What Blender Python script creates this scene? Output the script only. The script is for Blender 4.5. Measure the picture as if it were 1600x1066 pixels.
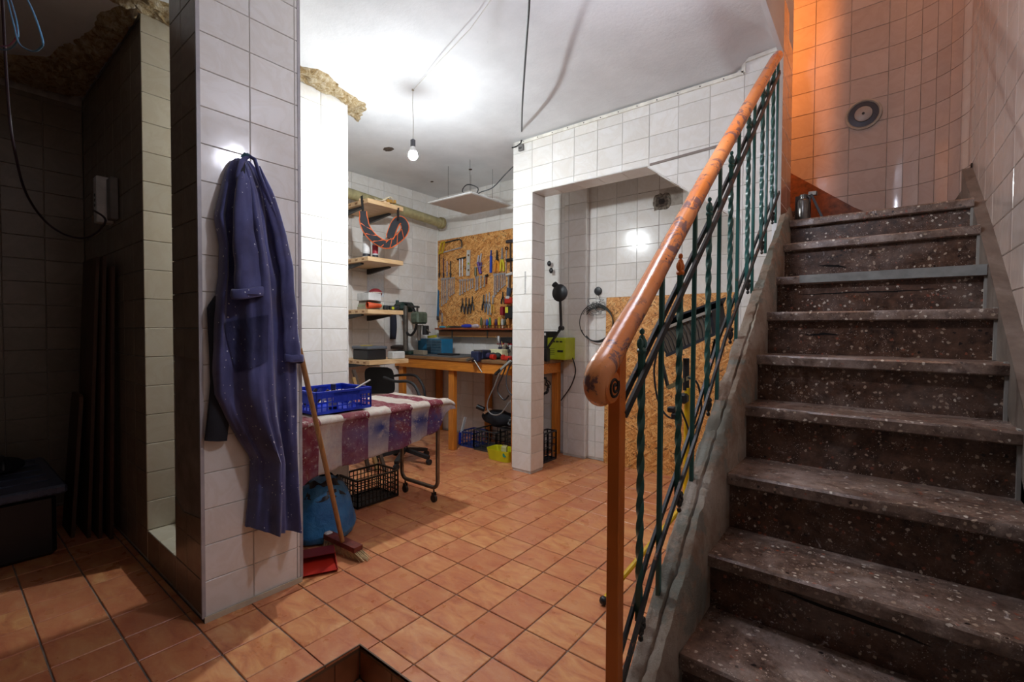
import bpy, bmesh, math, random
from mathutils import Vector, Matrix, noise
R = random.Random(7)
PI = math.pi
S = bpy.context.scene
for o in list(bpy.data.objects):
    bpy.data.objects.remove(o)
COL = S.collection

# ------------------------------------------------------------------ camera
FOC, YAW, PITCH, ROLL, CH = 722.4, 0.67011, 0.024115, 0.0050568, 1.24
f0 = Vector((-math.sin(YAW), math.cos(YAW), 0)); r0 = Vector((math.cos(YAW), math.sin(YAW), 0)); up = Vector((0, 0, 1))
FW = f0 * math.cos(PITCH) - up * math.sin(PITCH)
u0 = up * math.cos(PITCH) + f0 * math.sin(PITCH)
RT = r0 * math.cos(ROLL) + u0 * math.sin(ROLL)
UP = u0 * math.cos(ROLL) - r0 * math.sin(ROLL)
cam_d = bpy.data.cameras.new('camera'); cam = bpy.data.objects.new('camera', cam_d); COL.objects.link(cam)
cam_d.sensor_width = 36; cam_d.lens = FOC / 1600 * 36; cam_d.clip_start = 0.02
cam.matrix_world = Matrix(((RT.x, UP.x, -FW.x, 0), (RT.y, UP.y, -FW.y, 0), (RT.z, UP.z, -FW.z, CH), (0, 0, 0, 1)))
S.camera = cam
# ------------------------------------------------------------------ world, lights, exposure
w = bpy.data.worlds.new('world'); S.world = w; w.use_nodes = True
w.node_tree.nodes['Background'].inputs[0].default_value = (0.75, 0.8, 1, 1)
w.node_tree.nodes['Background'].inputs[1].default_value = 0.02
BULB = Vector((-2.51, 2.07, 2.43))
def lamp(name, loc, power, color, radius):
    l = bpy.data.lights.new(name, 'POINT'); l.energy = power; l.color = color; l.shadow_soft_size = radius
    o = bpy.data.objects.new(name, l); o.location = loc; COL.objects.link(o); return o
BULB_STRENGTH = 1750
lamp('stair_light', (-0.585, 1.4455, 2.5175), 26, (0.84, 0.86, 1.0), 0.05)
lamp('upper_flight_light', (-0.80, 3.24, 3.30), 30, (1.0, 0.31, 0.07), 0.05)
lamp('stairwell_warm_fill', (0.05, 2.7, 4.4), 9, (1.0, 0.42, 0.16), 0.08)  # added warm fill without a fixture, tints the stairwell brown
S.view_settings.view_transform = 'Standard'; S.view_settings.look = 'None'
S.view_settings.gamma = 1; S.view_settings.use_curve_mapping = False
S.view_settings.exposure = 0.38

# ------------------------------------------------------------------ helpers
def at(px, py, ax, v):
    """point where the line of sight of a photograph pixel meets the plane axis = v"""
    d = FW + RT * ((px - 800) / FOC) + UP * ((533 - py) / FOC)
    i = 'XYZ'.index(ax); C = Vector((0, 0, CH)); return C + d * ((v - C[i]) / d[i])
def proj(p):
    d = Vector(p) - Vector((0, 0, CH)); w_ = d.dot(FW)
    if w_ < 0.05: return None
    return 800 + FOC * d.dot(RT) / w_, 533 - FOC * d.dot(UP) / w_, w_
def V(*a): return Vector(a)
FL = lambda px, py: at(px, py, "Z", 0)
def tag(o, label=None, cat=None, group=None, kind=None):
    if label: o['label'] = label
    if cat: o['category'] = cat
    if group: o['group'] = group
    if kind: o['kind'] = kind
    return o
def wloc(o):
    p = Vector((0, 0, 0))
    while o is not None: p += o.location; o = o.parent
    return p
def thing(name, label, cat, loc, group=None, kind=None):
    o = bpy.data.objects.new(name, None); o.empty_display_size = 0.1; o.location = loc; COL.objects.link(o)
    return tag(o, label, cat, group, kind)
def ordn(i): return ['first','second','third','fourth','fifth','sixth','seventh','eighth','ninth','tenth'][i]

class MB:
    def __init__(s): s.bm = bmesh.new(); s.M = Matrix()
    def _v(s, p): return s.bm.verts.new(s.M @ Vector(p))
    def face(s, vs):
        try: return s.bm.faces.new(vs)
        except ValueError: return None
    def box(s, a, b, bev=0.0):
        x0, y0, z0 = a; x1, y1, z1 = b
        if x0 > x1: x0, x1 = x1, x0
        if y0 > y1: y0, y1 = y1, y0
        if z0 > z1: z0, z1 = z1, z0
        v = [s._v(p) for p in ((x0,y0,z0),(x1,y0,z0),(x1,y1,z0),(x0,y1,z0),(x0,y0,z1),(x1,y0,z1),(x1,y1,z1),(x0,y1,z1))]
        fs = [s.face([v[i] for i in q]) for q in ((3,2,1,0),(4,5,6,7),(0,1,5,4),(1,2,6,5),(2,3,7,6),(3,0,4,7))]
        if bev > 0:
            es = list({e for f in fs for e in f.edges})
            bmesh.ops.bevel(s.bm, geom=es, offset=bev, segments=1, affect='EDGES')
        return s
    def cbox(s, c, d, bev=0.0):
        return s.box([c[i]-d[i]/2 for i in range(3)], [c[i]+d[i]/2 for i in range(3)], bev)
    def frame(s, t):
        t = t.normalized(); a = Vector((0,0,1)) if abs(t.z) < 0.9 else Vector((1,0,0))
        x = t.cross(a).normalized(); return x, t.cross(x).normalized()
    def tube(s, pts, r, n=8, caps=True, sq=None, tw=None, flat=1.0):
        pts = [Vector(p) for p in pts]; m = len(pts)
        rr = r if isinstance(r, (list, tuple)) else [r]*m
        rings = []; X = None
        for i, p in enumerate(pts):
            t = (pts[min(i+1,m-1)] - pts[max(i-1,0)])
            if t.length < 1e-9: t = Vector((0,0,1))
            t.normalize()
            if X is None: X, _ = s.frame(t)
            else:
                X = (X - t*X.dot(t))
                if X.length < 1e-6: X, _ = s.frame(t)
                X.normalize()
            Y = t.cross(X)
            ring = []
            for k in range(n):
                a = 2*PI*(k+0.5)/n + (tw*i if tw else 0)
                ring.append(s._v(p + X*math.cos(a)*rr[i] + Y*math.sin(a)*rr[i]*flat))
            rings.append(ring)
        for a, b in zip(rings, rings[1:]):
            for k in range(n): s.face((a[k], a[(k+1)%n], b[(k+1)%n], b[k]))
        if caps: s.face(rings[0][::-1]); s.face(rings[-1])
        return s
    def cyl(s, a, b, r, r2=None, n=16): return s.tube([a, b], [r, r if r2 is None else r2], n)
    def bar(s, a, b, w_, h): # rectangular bar, w across horizontally, h other
        a, b = Vector(a), Vector(b); t = (b-a).normalized(); X, Y = s.frame(t)
        c = [X*sx*w_/2 + Y*sy*h/2 for sx, sy in ((-1,-1),(1,-1),(1,1),(-1,1))]
        A = [s._v(a+q) for q in c]; B = [s._v(b+q) for q in c]
        for k in range(4): s.face((A[k], A[(k+1)%4], B[(k+1)%4], B[k]))
        s.face(A[::-1]); s.face(B); return s
    def lathe(s, prof, c=(0,0,0), n=20, axis='Z'):
        c = Vector(c); rings = []
        for r, z in prof:
            ring = []
            for k in range(n):
                a = 2*PI*k/n
                q = {'Z':(r*math.cos(a), r*math.sin(a), z),'Y':(r*math.cos(a), z, r*math.sin(a)),'X':(z, r*math.cos(a), r*math.sin(a))}[axis]
                ring.append(s._v(c+Vector(q)))
            rings.append(ring)
        for a, b in zip(rings, rings[1:]):
            for k in range(n): s.face((a[k], a[(k+1)%n], b[(k+1)%n], b[k]))
        s.face(rings[0][::-1]); s.face(rings[-1]); return s
    def prism(s, poly, dvec):
        dvec = Vector(dvec); A = [s._v(p) for p in poly]; B = [s._v(Vector(p)+dvec) for p in poly]; n = len(poly)
        s.face(A[::-1]); s.face(B)
        for k in range(n): s.face((A[k], A[(k+1)%n], B[(k+1)%n], B[k]))
        return s
    def grid(s, fn, nu, nv, closeu=False):
        g = [[s._v(fn(i/(nu-1) if not closeu else i/nu, j/(nv-1))) for j in range(nv)] for i in range(nu)]
        for i in range(nu if closeu else nu-1):
            for j in range(nv-1):
                a = g[i]; b = g[(i+1)%nu]; s.face((a[j], b[j], b[j+1], a[j+1]))
        return g
    def sphere(s, c, r, n=12, sc=(1,1,1)):
        c = Vector(c); m = max(6, n//2+1)
        pts = lambda i, j: c + Vector((r*sc[0]*math.sin(PI*j/m)*math.cos(2*PI*i/n), r*sc[1]*math.sin(PI*j/m)*math.sin(2*PI*i/n), r*sc[2]*math.cos(PI*j/m)))
        top = s._v(pts(0,0)); bot = s._v(pts(0,m)); rg = [[s._v(pts(i,j)) for i in range(n)] for j in range(1,m)]
        for i in range(n):
            s.face((top, rg[0][i], rg[0][(i+1)%n])); s.face((bot, rg[-1][(i+1)%n], rg[-1][i]))
            for j in range(m-2): s.face((rg[j][i], rg[j+1][i], rg[j+1][(i+1)%n], rg[j][(i+1)%n]))
        return s
    def build(s, name, mat, parent=None, loc=None, ang=0.6, flat=False, fixn=True):
        if fixn: bmesh.ops.recalc_face_normals(s.bm, faces=s.bm.faces[:])
        if parent is not None: off = wloc(parent)
        elif loc is not None: off = Vector(loc)
        else:
            vs = [v.co for v in s.bm.verts]
            off = Vector(((min(v.x for v in vs)+max(v.x for v in vs))/2, (min(v.y for v in vs)+max(v.y for v in vs))/2, min(v.z for v in vs)))
        for v in s.bm.verts: v.co -= off
        me = bpy.data.meshes.new(name); s.bm.to_mesh(me); s.bm.free()
        for m_ in (mat if isinstance(mat, (list, tuple)) else [mat]): me.materials.append(m_)
        if not flat:
            me.polygons.foreach_set('use_smooth', [True]*len(me.polygons))
            try: me.set_sharp_from_angle(angle=ang)
            except Exception: pass
        o = bpy.data.objects.new(name, me); COL.objects.link(o)
        if parent is not None: o.parent = parent
        else: o.location = off
        return o

# ------------------------------------------------------------------ materials
def lin(c): return tuple((x/255/12.92 if x/255 <= 0.04045 else ((x/255+0.055)/1.055)**2.4) for x in c) + (1,)
class NT:
    def __init__(s, name):
        s.m = bpy.data.materials.new(name); s.m.use_nodes = True; s.t = s.m.node_tree; s.n = s.t.nodes
        s.b = s.n['Principled BSDF']
    def add(s, ty, **kw):
        nd = s.n.new(ty)
        for k, v in kw.items():
            if k in nd.inputs.keys(): s.set(nd, k, v)
            else: setattr(nd, k, v)
        return nd
    def set(s, nd, k, v):
        if hasattr(v, 'is_output') or isinstance(v, bpy.types.NodeSocket): s.t.links.new(v, nd.inputs[k])
        else: nd.inputs[k].default_value = v
    def coord(s, rnd=False, scale=(1,1,1), kind='Object', rot=(0,0,0)):
        tc = s.add('ShaderNodeTexCoord'); v = tc.outputs[kind]
        if rnd:
            oi = s.add('ShaderNodeObjectInfo'); mm = s.add('ShaderNodeVectorMath', operation='SCALE'); 
            cb = s.add('ShaderNodeCombineXYZ'); 
            for k in 'XYZ': s.t.links.new(oi.outputs['Random'], cb.inputs[k])
            s.t.links.new(cb.outputs[0], mm.inputs[0]); mm.inputs['Scale'].default_value = 37.0
            ad = s.add('ShaderNodeVectorMath', operation='ADD'); s.t.links.new(v, ad.inputs[0]); s.t.links.new(mm.outputs[0], ad.inputs[1]); v = ad.outputs[0]
        mp = s.add('ShaderNodeMapping'); s.t.links.new(v, mp.inputs['Vector']); mp.inputs['Scale'].default_value = scale; mp.inputs['Rotation'].default_value = rot
        return mp.outputs[0]
    def noise(s, vec, scale, detail=4, rough=0.55, dist=0.0):
        nd = s.add('ShaderNodeTexNoise'); s.t.links.new(vec, nd.inputs['Vector'])
        nd.inputs['Scale'].default_value = scale; nd.inputs['Detail'].default_value = detail; nd.inputs['Roughness'].default_value = rough; nd.inputs['Distortion'].default_value = dist
        return nd.outputs['Fac']
    def vor(s, vec, scale, feature='F1', out='Distance', rnd=1.0):
        nd = s.add('ShaderNodeTexVoronoi'); nd.feature = feature; s.t.links.new(vec, nd.inputs['Vector']); nd.inputs['Scale'].default_value = scale; nd.inputs['Randomness'].default_value = rnd
        return nd.outputs[out]
    def ramp(s, fac, stops, interp='LINEAR'):
        nd = s.add('ShaderNodeValToRGB'); nd.color_ramp.interpolation = interp; e = nd.color_ramp.elements
        while len(e) > 1: e.remove(e[-1])
        e[0].position = stops[0][0]; e[0].color = stops[0][1]
        for p, c in stops[1:]:
            k = e.new(p); k.color = c
        s.t.links.new(fac, nd.inputs[0]); return nd.outputs[0]
    def step(s, fac, a, b):
        nd = s.add('ShaderNodeMapRange'); s.t.links.new(fac, nd.inputs[0]); nd.inputs[1].default_value = a; nd.inputs[2].default_value = b; return nd.outputs[0]
    def math(s, op, a, b=None):
        nd = s.add('ShaderNodeMath'); nd.operation = op
        for i, v in enumerate((a, b)):
            if v is None: continue
            if isinstance(v, (int, float)): nd.inputs[i].default_value = v
            else: s.t.links.new(v, nd.inputs[i])
        return nd.outputs[0]
    def mix(s, fac, a, b, blend='MIX'):
        nd = s.add('ShaderNodeMix'); nd.data_type = 'RGBA'; nd.blend_type = blend
        for i, v in ((0, fac), (6, a), (7, b)):
            if isinstance(v, (int, float, tuple)): nd.inputs[i].default_value = v
            else: s.t.links.new(v, nd.inputs[i])
        return nd.outputs[2]
    def bump(s, h, strength=0.3, dist=0.01):
        nd = s.add('ShaderNodeBump'); s.t.links.new(h, nd.inputs['Height']); nd.inputs['Strength'].default_value = strength; nd.inputs['Distance'].default_value = dist
        s.t.links.new(nd.outputs[0], s.b.inputs['Normal'])
    def fin(s, col=None, rough=None, metal=None, coat=None):
        for k, v in (('Base Color', col), ('Roughness', rough), ('Metallic', metal), ('Coat Weight', coat)):
            if v is None: continue
            if isinstance(v, (int, float, tuple)): s.b.inputs[k].default_value = v
            else: s.t.links.new(v, s.b.inputs[k])
        return s.m
_pc = {}
def plain(c, rough=0.5, metal=0.0, var=0.12, scale=14, name=None, coat=None, bump=0.0):
    key = (c, rough, metal, var, scale, bump)
    if key in _pc: return _pc[key]
    t = NT(name or 'paint'); v = t.coord(); n = t.noise(v, scale, 5)
    a = lin(c); d = tuple(x*(1-var*1.6) for x in a[:3])+(1,); l = tuple(min(1, x*(1+var)) for x in a[:3])+(1,)
    col = t.ramp(n, [(0.3, d), (0.7, l)])
    if bump: t.bump(n, bump, 0.003)
    _pc[key] = t.fin(col, rough, metal, coat); return _pc[key]

def tile_mat(name, base, dark, rough=0.12, tint=None):
    t = NT(name); v = t.coord(rnd=True)
    n1 = t.noise(v, 6, 5, 0.6, 1.2); n2 = t.noise(v, 3.0, 3)
    vein = t.ramp(n1, [(0.40, (0,0,0,1)), (0.5, (1,1,1,1)), (0.60, (0,0,0,1))])
    oi = t.add('ShaderNodeObjectInfo'); b = lin(base); d = lin(dark)
    c0 = t.mix(t.step(n2, 0.35, 0.75), b, tuple(0.7*b[i]+0.3*d[i] for i in range(3))+(1,))
    c1 = t.mix(t.math('MULTIPLY', vein, 0.25), c0, d)
    hv = t.add('ShaderNodeHueSaturation'); t.t.links.new(c1, hv.inputs['Color'])
    t.t.links.new(t.math('ADD', t.math('MULTIPLY', oi.outputs['Random'], 0.10), 0.95), hv.inputs['Value'])
    vb = t.coord(rnd=True); t.bump(t.noise(vb, 7, 2), 0.10, 0.01)
    return t.fin(hv.outputs[0], rough, 0, 0.0)
M = {}
M['tile_white'] = tile_mat('ivory_glazed_tile', (230,228,224), (206,196,180), 0.14)
M['tile_cream'] = tile_mat('cream_marbled_tile', (204,196,176), (178,160,128), 0.2)
M['tile_shaded'] = tile_mat('shade_darkened_beige_tile', (142,130,114), (112,98,82), 0.25)  # tile colour darkened to carry the shade of the left room
M['tile_stair'] = tile_mat('stairwell_glazed_tile', (196,180,170), (172,148,132), 0.10)
t = NT('grout'); v = t.coord(); M['grout'] = t.fin(t.ramp(t.noise(v, 20), [(0.3, lin((142,134,124))), (0.7, lin((186,178,168)))]), 0.9)
t = NT('pale_grout'); v = t.coord(); M['grout_pale'] = t.fin(t.ramp(t.noise(v, 20), [(0.3, lin((186,180,172))), (0.7, lin((214,210,204)))]), 0.9)
t = NT('floor_grout'); v = t.coord(); M['floor_grout'] = t.fin(t.ramp(t.noise(v, 12), [(0.3, lin((104,94,86))), (0.7, lin((154,142,130)))]), 0.85)
# terracotta floor tile
t = NT('terracotta_tile'); v = t.coord(rnd=True); v2 = t.coord(rnd=True, scale=(1, 2.4, 1)); vg = t.coord(kind='Object')
n = t.noise(v2, 7, 5, 0.6, 0.6)
c = t.ramp(n, [(0.28, lin((176,98,64))), (0.44, lin((204,130,84))), (0.60, lin((218,154,100))), (0.78, lin((230,180,128)))])
oi = t.add('ShaderNodeObjectInfo'); c = t.mix(t.math('MULTIPLY', oi.outputs['Random'], 0.60), c, lin((188,108,78)))
fine = t.noise(v, 60, 6, 0.7)
c = t.mix(t.math('MULTIPLY', t.step(fine, 0.5, 0.75), 0.35), c, lin((206,160,132)))
sp = t.vor(v, 9); c = t.mix(t.math('MULTIPLY', t.step(sp, 0.022, 0.016), 0.7), c, lin((80,50,38)))
t.bump(fine, 0.12, 0.004)
M['terracotta'] = t.fin(c, t.ramp(t.noise(v, 9, 4), [(0.3, (0.24,)*3+(1,)), (0.7, (0.46,)*3+(1,))]), 0)
# plaster / ceiling
t = NT('white_plaster'); v = t.coord(); n = t.noise(v, 1.6, 6, 0.6); f_ = t.noise(v, 40, 6, 0.7)
c = t.ramp(n, [(0.25, lin((208,210,212))), (0.6, lin((232,234,236)))])
st = t.noise(v, 9, 8, 0.75, 1.0); c = t.mix(t.math('MULTIPLY', t.step(st, 0.68, 0.74), 0.5), c, lin((120,118,114)))
t.bump(f_, 0.35, 0.006); M['ceiling'] = t.fin(c, 0.75)
t = NT('broken_plaster_rubble'); v = t.coord(); n = t.noise(v, 26, 8, 0.75, 0.5); n2 = t.noise(v, 7, 4)
c = t.ramp(n, [(0.28, lin((92,66,36))), (0.42, lin((176,146,98))), (0.56, lin((214,196,160))), (0.7, lin((232,226,212)))])
t.bump(n, 1.0, 0.03); M['rubble'] = t.fin(c, 0.95)
t = NT('cement_render'); v = t.coord(); n = t.noise(v, 5, 8, 0.65); M['cement'] = t.fin(t.ramp(n, [(0.3, lin((96,88,80))), (0.7, lin((146,138,126)))]), 0.85); t.bump(t.noise(v, 70, 5, 0.7), 0.4, 0.004)
# terrazzo
def terrazzo(name, a, b, wear):
    t = NT(name); v = t.coord(rnd=False); n = t.noise(v, 6, 6, 0.65)
    base = t.ramp(t.noise(v, 22, 6, 0.75), [(0.34, lin(a)), (0.66, lin(b))])
    nz = t.add('ShaderNodeTexNoise'); t.t.links.new(v, nz.inputs['Vector']); nz.inputs['Scale'].default_value = 90; nz.inputs['Detail'].default_value = 2
    va = t.add('ShaderNodeVectorMath', operation='MULTIPLY_ADD'); t.t.links.new(nz.outputs['Color'], va.inputs[0]); va.inputs[1].default_value = (0.013,0.013,0.013); t.t.links.new(v, va.inputs[2]); vw = va.outputs[0]
    vd = t.vor(vw, 60); ch = t.step(vd, 0.34, 0.28)
    cc = t.vor(vw, 60, out='Color'); sel = t.add('ShaderNodeSeparateColor'); t.t.links.new(cc, sel.inputs[0])
    keep = t.step(sel.outputs[0], 0.62, 0.66)
    chipc = t.ramp(sel.outputs[1], [(0.0, lin((170,150,130))), (0.35, lin((205,195,180))), (0.7, lin((140,80,60))), (0.9, lin((30,22,20)))], 'CONSTANT')
    c = t.mix(t.math('MULTIPLY', ch, keep), base, chipc)
    v3 = t.vor(vw, 150); c = t.mix(t.math('MULTIPLY', t.step(v3, 0.26, 0.18), t.step(t.noise(v, 30, 2), 0.48, 0.58)), c, lin((188,172,158)))
    dust = t.noise(v, 3.5, 8, 0.72, 0.4); c = t.mix(t.math('MULTIPLY', t.step(dust, 0.50, 0.68), wear), c, lin((168,152,142)))
    sp = t.noise(v, 16, 8, 0.8, 0.8); c = t.mix(t.math('MULTIPLY', t.step(sp, 0.61, 0.66), t.step(t.noise(v, 2.3, 2), 0.5, 0.58)), c, lin((214,208,206)))
    t.bump(t.noise(v, 60, 6, 0.7), 0.35, 0.004)
    return t.fin(c, t.ramp(n, [(0.35, (0.22,)*3+(1,)), (0.65, (0.5,)*3+(1,))]), 0)
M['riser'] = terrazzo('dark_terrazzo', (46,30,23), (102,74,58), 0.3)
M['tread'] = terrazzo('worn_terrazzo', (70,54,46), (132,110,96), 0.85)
# stringer: worn render with old green paint
t = NT('worn_painted_render'); v = t.coord(); n = t.noise(v, 3.2, 8, 0.7, 0.3); n2 = t.noise(v, 28, 6, 0.7); n3 = t.noise(v, 2.1, 3)
c = t.ramp(n, [(0.30, lin((120,98,82))), (0.44, lin((160,138,120))), (0.56, lin((186,174,160))), (0.74, lin((212,204,194)))])
c = t.mix(t.math('MULTIPLY', t.step(t.noise(v, 2.6, 6, 0.7), 0.52, 0.56), 0.6), c, lin((128,142,136)))
c = t.mix(t.math('MULTIPLY', t.step(n2, 0.62, 0.7), 0.6), c, lin((76,62,52)))
t.bump(t.noise(v, 55, 8, 0.8), 1.0, 0.012); M['stringer'] = t.fin(c, 0.8)
t = NT('stained_render'); v = t.coord(); n = t.noise(v, 4, 8, 0.7, 0.5)
M['skirt'] = t.fin(t.ramp(n, [(0.3, lin((78,66,56))), (0.55, lin((112,100,90))), (0.75, lin((140,130,120)))]), 0.6)
# OSB
t = NT('oriented_strand_board'); tc = t.add('ShaderNodeTexCoord')
def strand(rot, sc, off):
    mp = t.add('ShaderNodeMapping'); mp.vector_type = 'TEXTURE'; t.t.links.new(tc.outputs['Object'], mp.inputs[0]); mp.inputs['Rotation'].default_value = (0, rot, 0); mp.inputs['Scale'].default_value = tuple(1/q for q in sc); mp.inputs['Location'].default_value = (off, off, off)
    return mp.outputs[0]
vs = [t.vor(strand(a, (15, 15, 85), k*3.1), 1.0, out='Color') for k, a in enumerate((0.5, -0.6, 1.35))]
msk = t.noise(tc.outputs['Object'], 22, 3, 0.6, 1.5); msk2 = t.noise(tc.outputs['Object'], 18, 3, 0.6, 2.0)
mm = t.mix(t.step(msk, 0.48, 0.50), vs[0], vs[1]); mm = t.mix(t.step(msk2, 0.55, 0.57), mm, vs[2])
sc = t.add('ShaderNodeSeparateColor'); t.t.links.new(mm, sc.inputs[0])
c = t.ramp(sc.outputs[0], [(0.0, lin((160,96,38))), (0.25, lin((198,130,62))), (0.55, lin((216,154,84))), (0.85, lin((236,186,118))), (0.97, lin((110,66,30)))])
t.bump(sc.outputs[0], 0.2, 0.003); M['osb'] = t.fin(c, 0.55)
def wood(name, a, b, scale=(1, 14, 14), rough=0.45, coat=None):
    t = NT(name); v = t.coord(scale=scale); n = t.noise(v, 3.5, 6, 0.6, 1.4)
    t.bump(n, 0.1, 0.003); return t.fin(t.ramp(n, [(0.3, lin(a)), (0.7, lin(b))]), rough, 0, coat)
M['bench_wood'] = wood('varnished_orange_pine', (176,100,32), (224,144,56), rough=0.35)
M['bench_wood_v'] = wood('varnished_orange_pine_upright', (176,100,32), (224,144,56), (14,14,1), rough=0.35)
M['pine'] = wood('pale_pine', (202,160,112), (232,200,156), (8,1,8))
M['pine_dark'] = wood('bench_top_wood', (96,66,42), (150,112,74), (1,8,8))
M['board_brown'] = wood('brown_fibreboard', (66,44,30), (92,64,44), (4,4,1), 0.6)
M['handle_wood'] = wood('worn_broom_handle', (128,88,48), (176,128,78), (20,20,1.5), 0.5)
M['red_shelf'] = wood('red_brown_shelf', (112,46,24), (156,74,40), (1,9,9), 0.5)
# painted iron
def iron(name, base, chip, amt, rough=0.35):
    t = NT(name); v = t.coord(); n = t.noise(v, 22, 6, 0.7); n2 = t.noise(v, 5, 3)
    c = t.mix(t.step(n, amt, amt+0.03), t.ramp(n2, [(0.3, tuple(x*0.7 for x in lin(base)[:3])+(1,)), (0.7, lin(base))]), lin(chip))
    t.bump(n, 0.25, 0.003); return t.fin(c, rough, 0.0)
M['green_iron'] = iron('green_painted_iron', (50,102,96), (100,66,44), 0.66, 0.3)
M['dark_iron'] = iron('dark_painted_iron', (44,46,46), (128,84,58), 0.60, 0.4)
M['orange_iron'] = iron('orange_painted_post', (222,122,44), (96,50,28), 0.67, 0.35)
t = NT('orange_painted_handrail'); v = t.coord(); n = t.noise(v, 14, 7, 0.72, 0.6); n2 = t.noise(v, 4.5, 3)
c = t.ramp(n2, [(0.35, lin((218,122,54))), (0.65, lin((232,150,90)))])
c = t.mix(t.math('MULTIPLY', t.step(n, 0.52, 0.56), t.step(t.noise(v, 3.1, 2), 0.42, 0.50)), c, lin((134,94,88)))
c = t.mix(t.step(t.noise(v, 34, 6, 0.75), 0.64, 0.66), c, lin((70,48,44)))
t.bump(t.noise(v, 40, 6, 0.75), 0.35, 0.004); M['handrail'] = t.fin(c, 0.22, 0, 0.2)
# fabrics
def splat(t, v, c, scale, thr, col, dens=0.5, seed=0.0):
    mp = t.add('ShaderNodeMapping'); t.t.links.new(v, mp.inputs[0]); mp.inputs['Location'].default_value = (seed, seed*2, seed*3)
    wob = t.noise(mp.outputs[0], scale*2.2, 3)
    d = t.vor(mp.outputs[0], scale); cc = t.vor(mp.outputs[0], scale, out='Color'); sp = t.add('ShaderNodeSeparateColor'); t.t.links.new(cc, sp.inputs[0])
    dd = t.math('ADD', d, t.math('MULTIPLY', t.math('SUBTRACT', wob, 0.5), 0.35))
    m_ = t.math('MULTIPLY', t.step(dd, thr, thr*0.8), t.step(sp.outputs[0], 1-dens, 1-dens+0.02))
    return t.mix(m_, c, lin(col))
t = NT('navy_work_cotton'); v = t.coord(); n = t.noise(v, 5, 6, 0.6)
c = t.ramp(n, [(0.3, lin((50,50,90))), (0.7, lin((86,90,142)))])
c = t.mix(t.math('MULTIPLY', t.step(t.noise(v, 3.2, 5, 0.6), 0.56, 0.68), 0.6), c, lin((78,68,72)))
c = splat(t, v, c, 26, 0.12, (200,202,210), 0.20, 1.0); c = splat(t, v, c, 62, 0.17, (206,208,214), 0.26, 4.0)
wn_ = t.coord(scale=(1,1,0.25)); c = t.mix(t.math('MULTIPLY', t.step(t.noise(wn_, 16, 5, 0.6), 0.56, 0.72), 0.45), c, lin((122,126,170)))
t.b.inputs['Sheen Weight'].default_value = 0.3
t.bump(t.noise(v, 240, 3), 0.15, 0.001); M['robe'] = t.fin(c, 0.82)
M['dark_cloth'] = plain((26,28,36), 0.85, 0, 0.3, 8, 'dark_cotton')
M['teal_cloth'] = plain((30,70,84), 0.8, 0, 0.3, 8, 'teal_lining')

# ------------------------------------------------------------------ tiling
def clip_half(poly, a, b, keep_left=True):
    out = []; n = len(poly)
    sd = lambda p: ((b[0]-a[0])*(p[1]-a[1]) - (b[1]-a[1])*(p[0]-a[0])) * (1 if keep_left else -1)
    for i in range(n):
        p, q = poly[i], poly[(i+1) % n]; sp, sq = sd(p), sd(q)
        if sp >= -1e-9: out.append(p)
        if (sp > 1e-9 and sq < -1e-9) or (sp < -1e-9 and sq > 1e-9):
            k = sp/(sp-sq); out.append((p[0]+(q[0]-p[0])*k, p[1]+(q[1]-p[1])*k))
    return out
def area(p): return abs(sum(p[i][0]*p[(i+1)%len(p)][1]-p[(i+1)%len(p)][0]*p[i][1] for i in range(len(p))))/2 if len(p) > 2 else 0
def minus(poly, hole):
    """poly minus a convex ccw hole -> convex pieces"""
    pcs = []; cur = poly
    for i in range(len(hole)):
        a, b = hole[i], hole[(i+1)%len(hole)]
        o_ = clip_half(cur, a, b, False)
        if area(o_) > 2e-5: pcs.append(o_)
        cur = clip_half(cur, a, b, True)
        if area(cur) < 2e-5: return pcs, False
    return pcs, True
_tm = {}
def tile_mesh(w_, h, mat, th):
    key = (round(w_, 4), round(h, 4), mat.name, th)
    if key in _tm: return _tm[key]
    c = min(0.0022, w_/4, h/4); me = bpy.data.meshes.new('tile')
    vs = []
    for z, i in ((-th, 0), (-c, 0), (0, c)):
        vs += [(i, i, z), (w_-i, i, z), (w_-i, h-i, z), (i, h-i, z)]
    vs = [(x-w_/2, y-h/2, z) for x, y, z in vs]
    fs = [(8,9,10,11)] + [(a+k, a+(k+1)%4, a+4+(k+1)%4, a+4+k) for a in (0, 4) for k in range(4)]
    me.from_pydata(vs, [], fs); me.materials.append(mat); _tm[key] = me; return me
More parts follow.
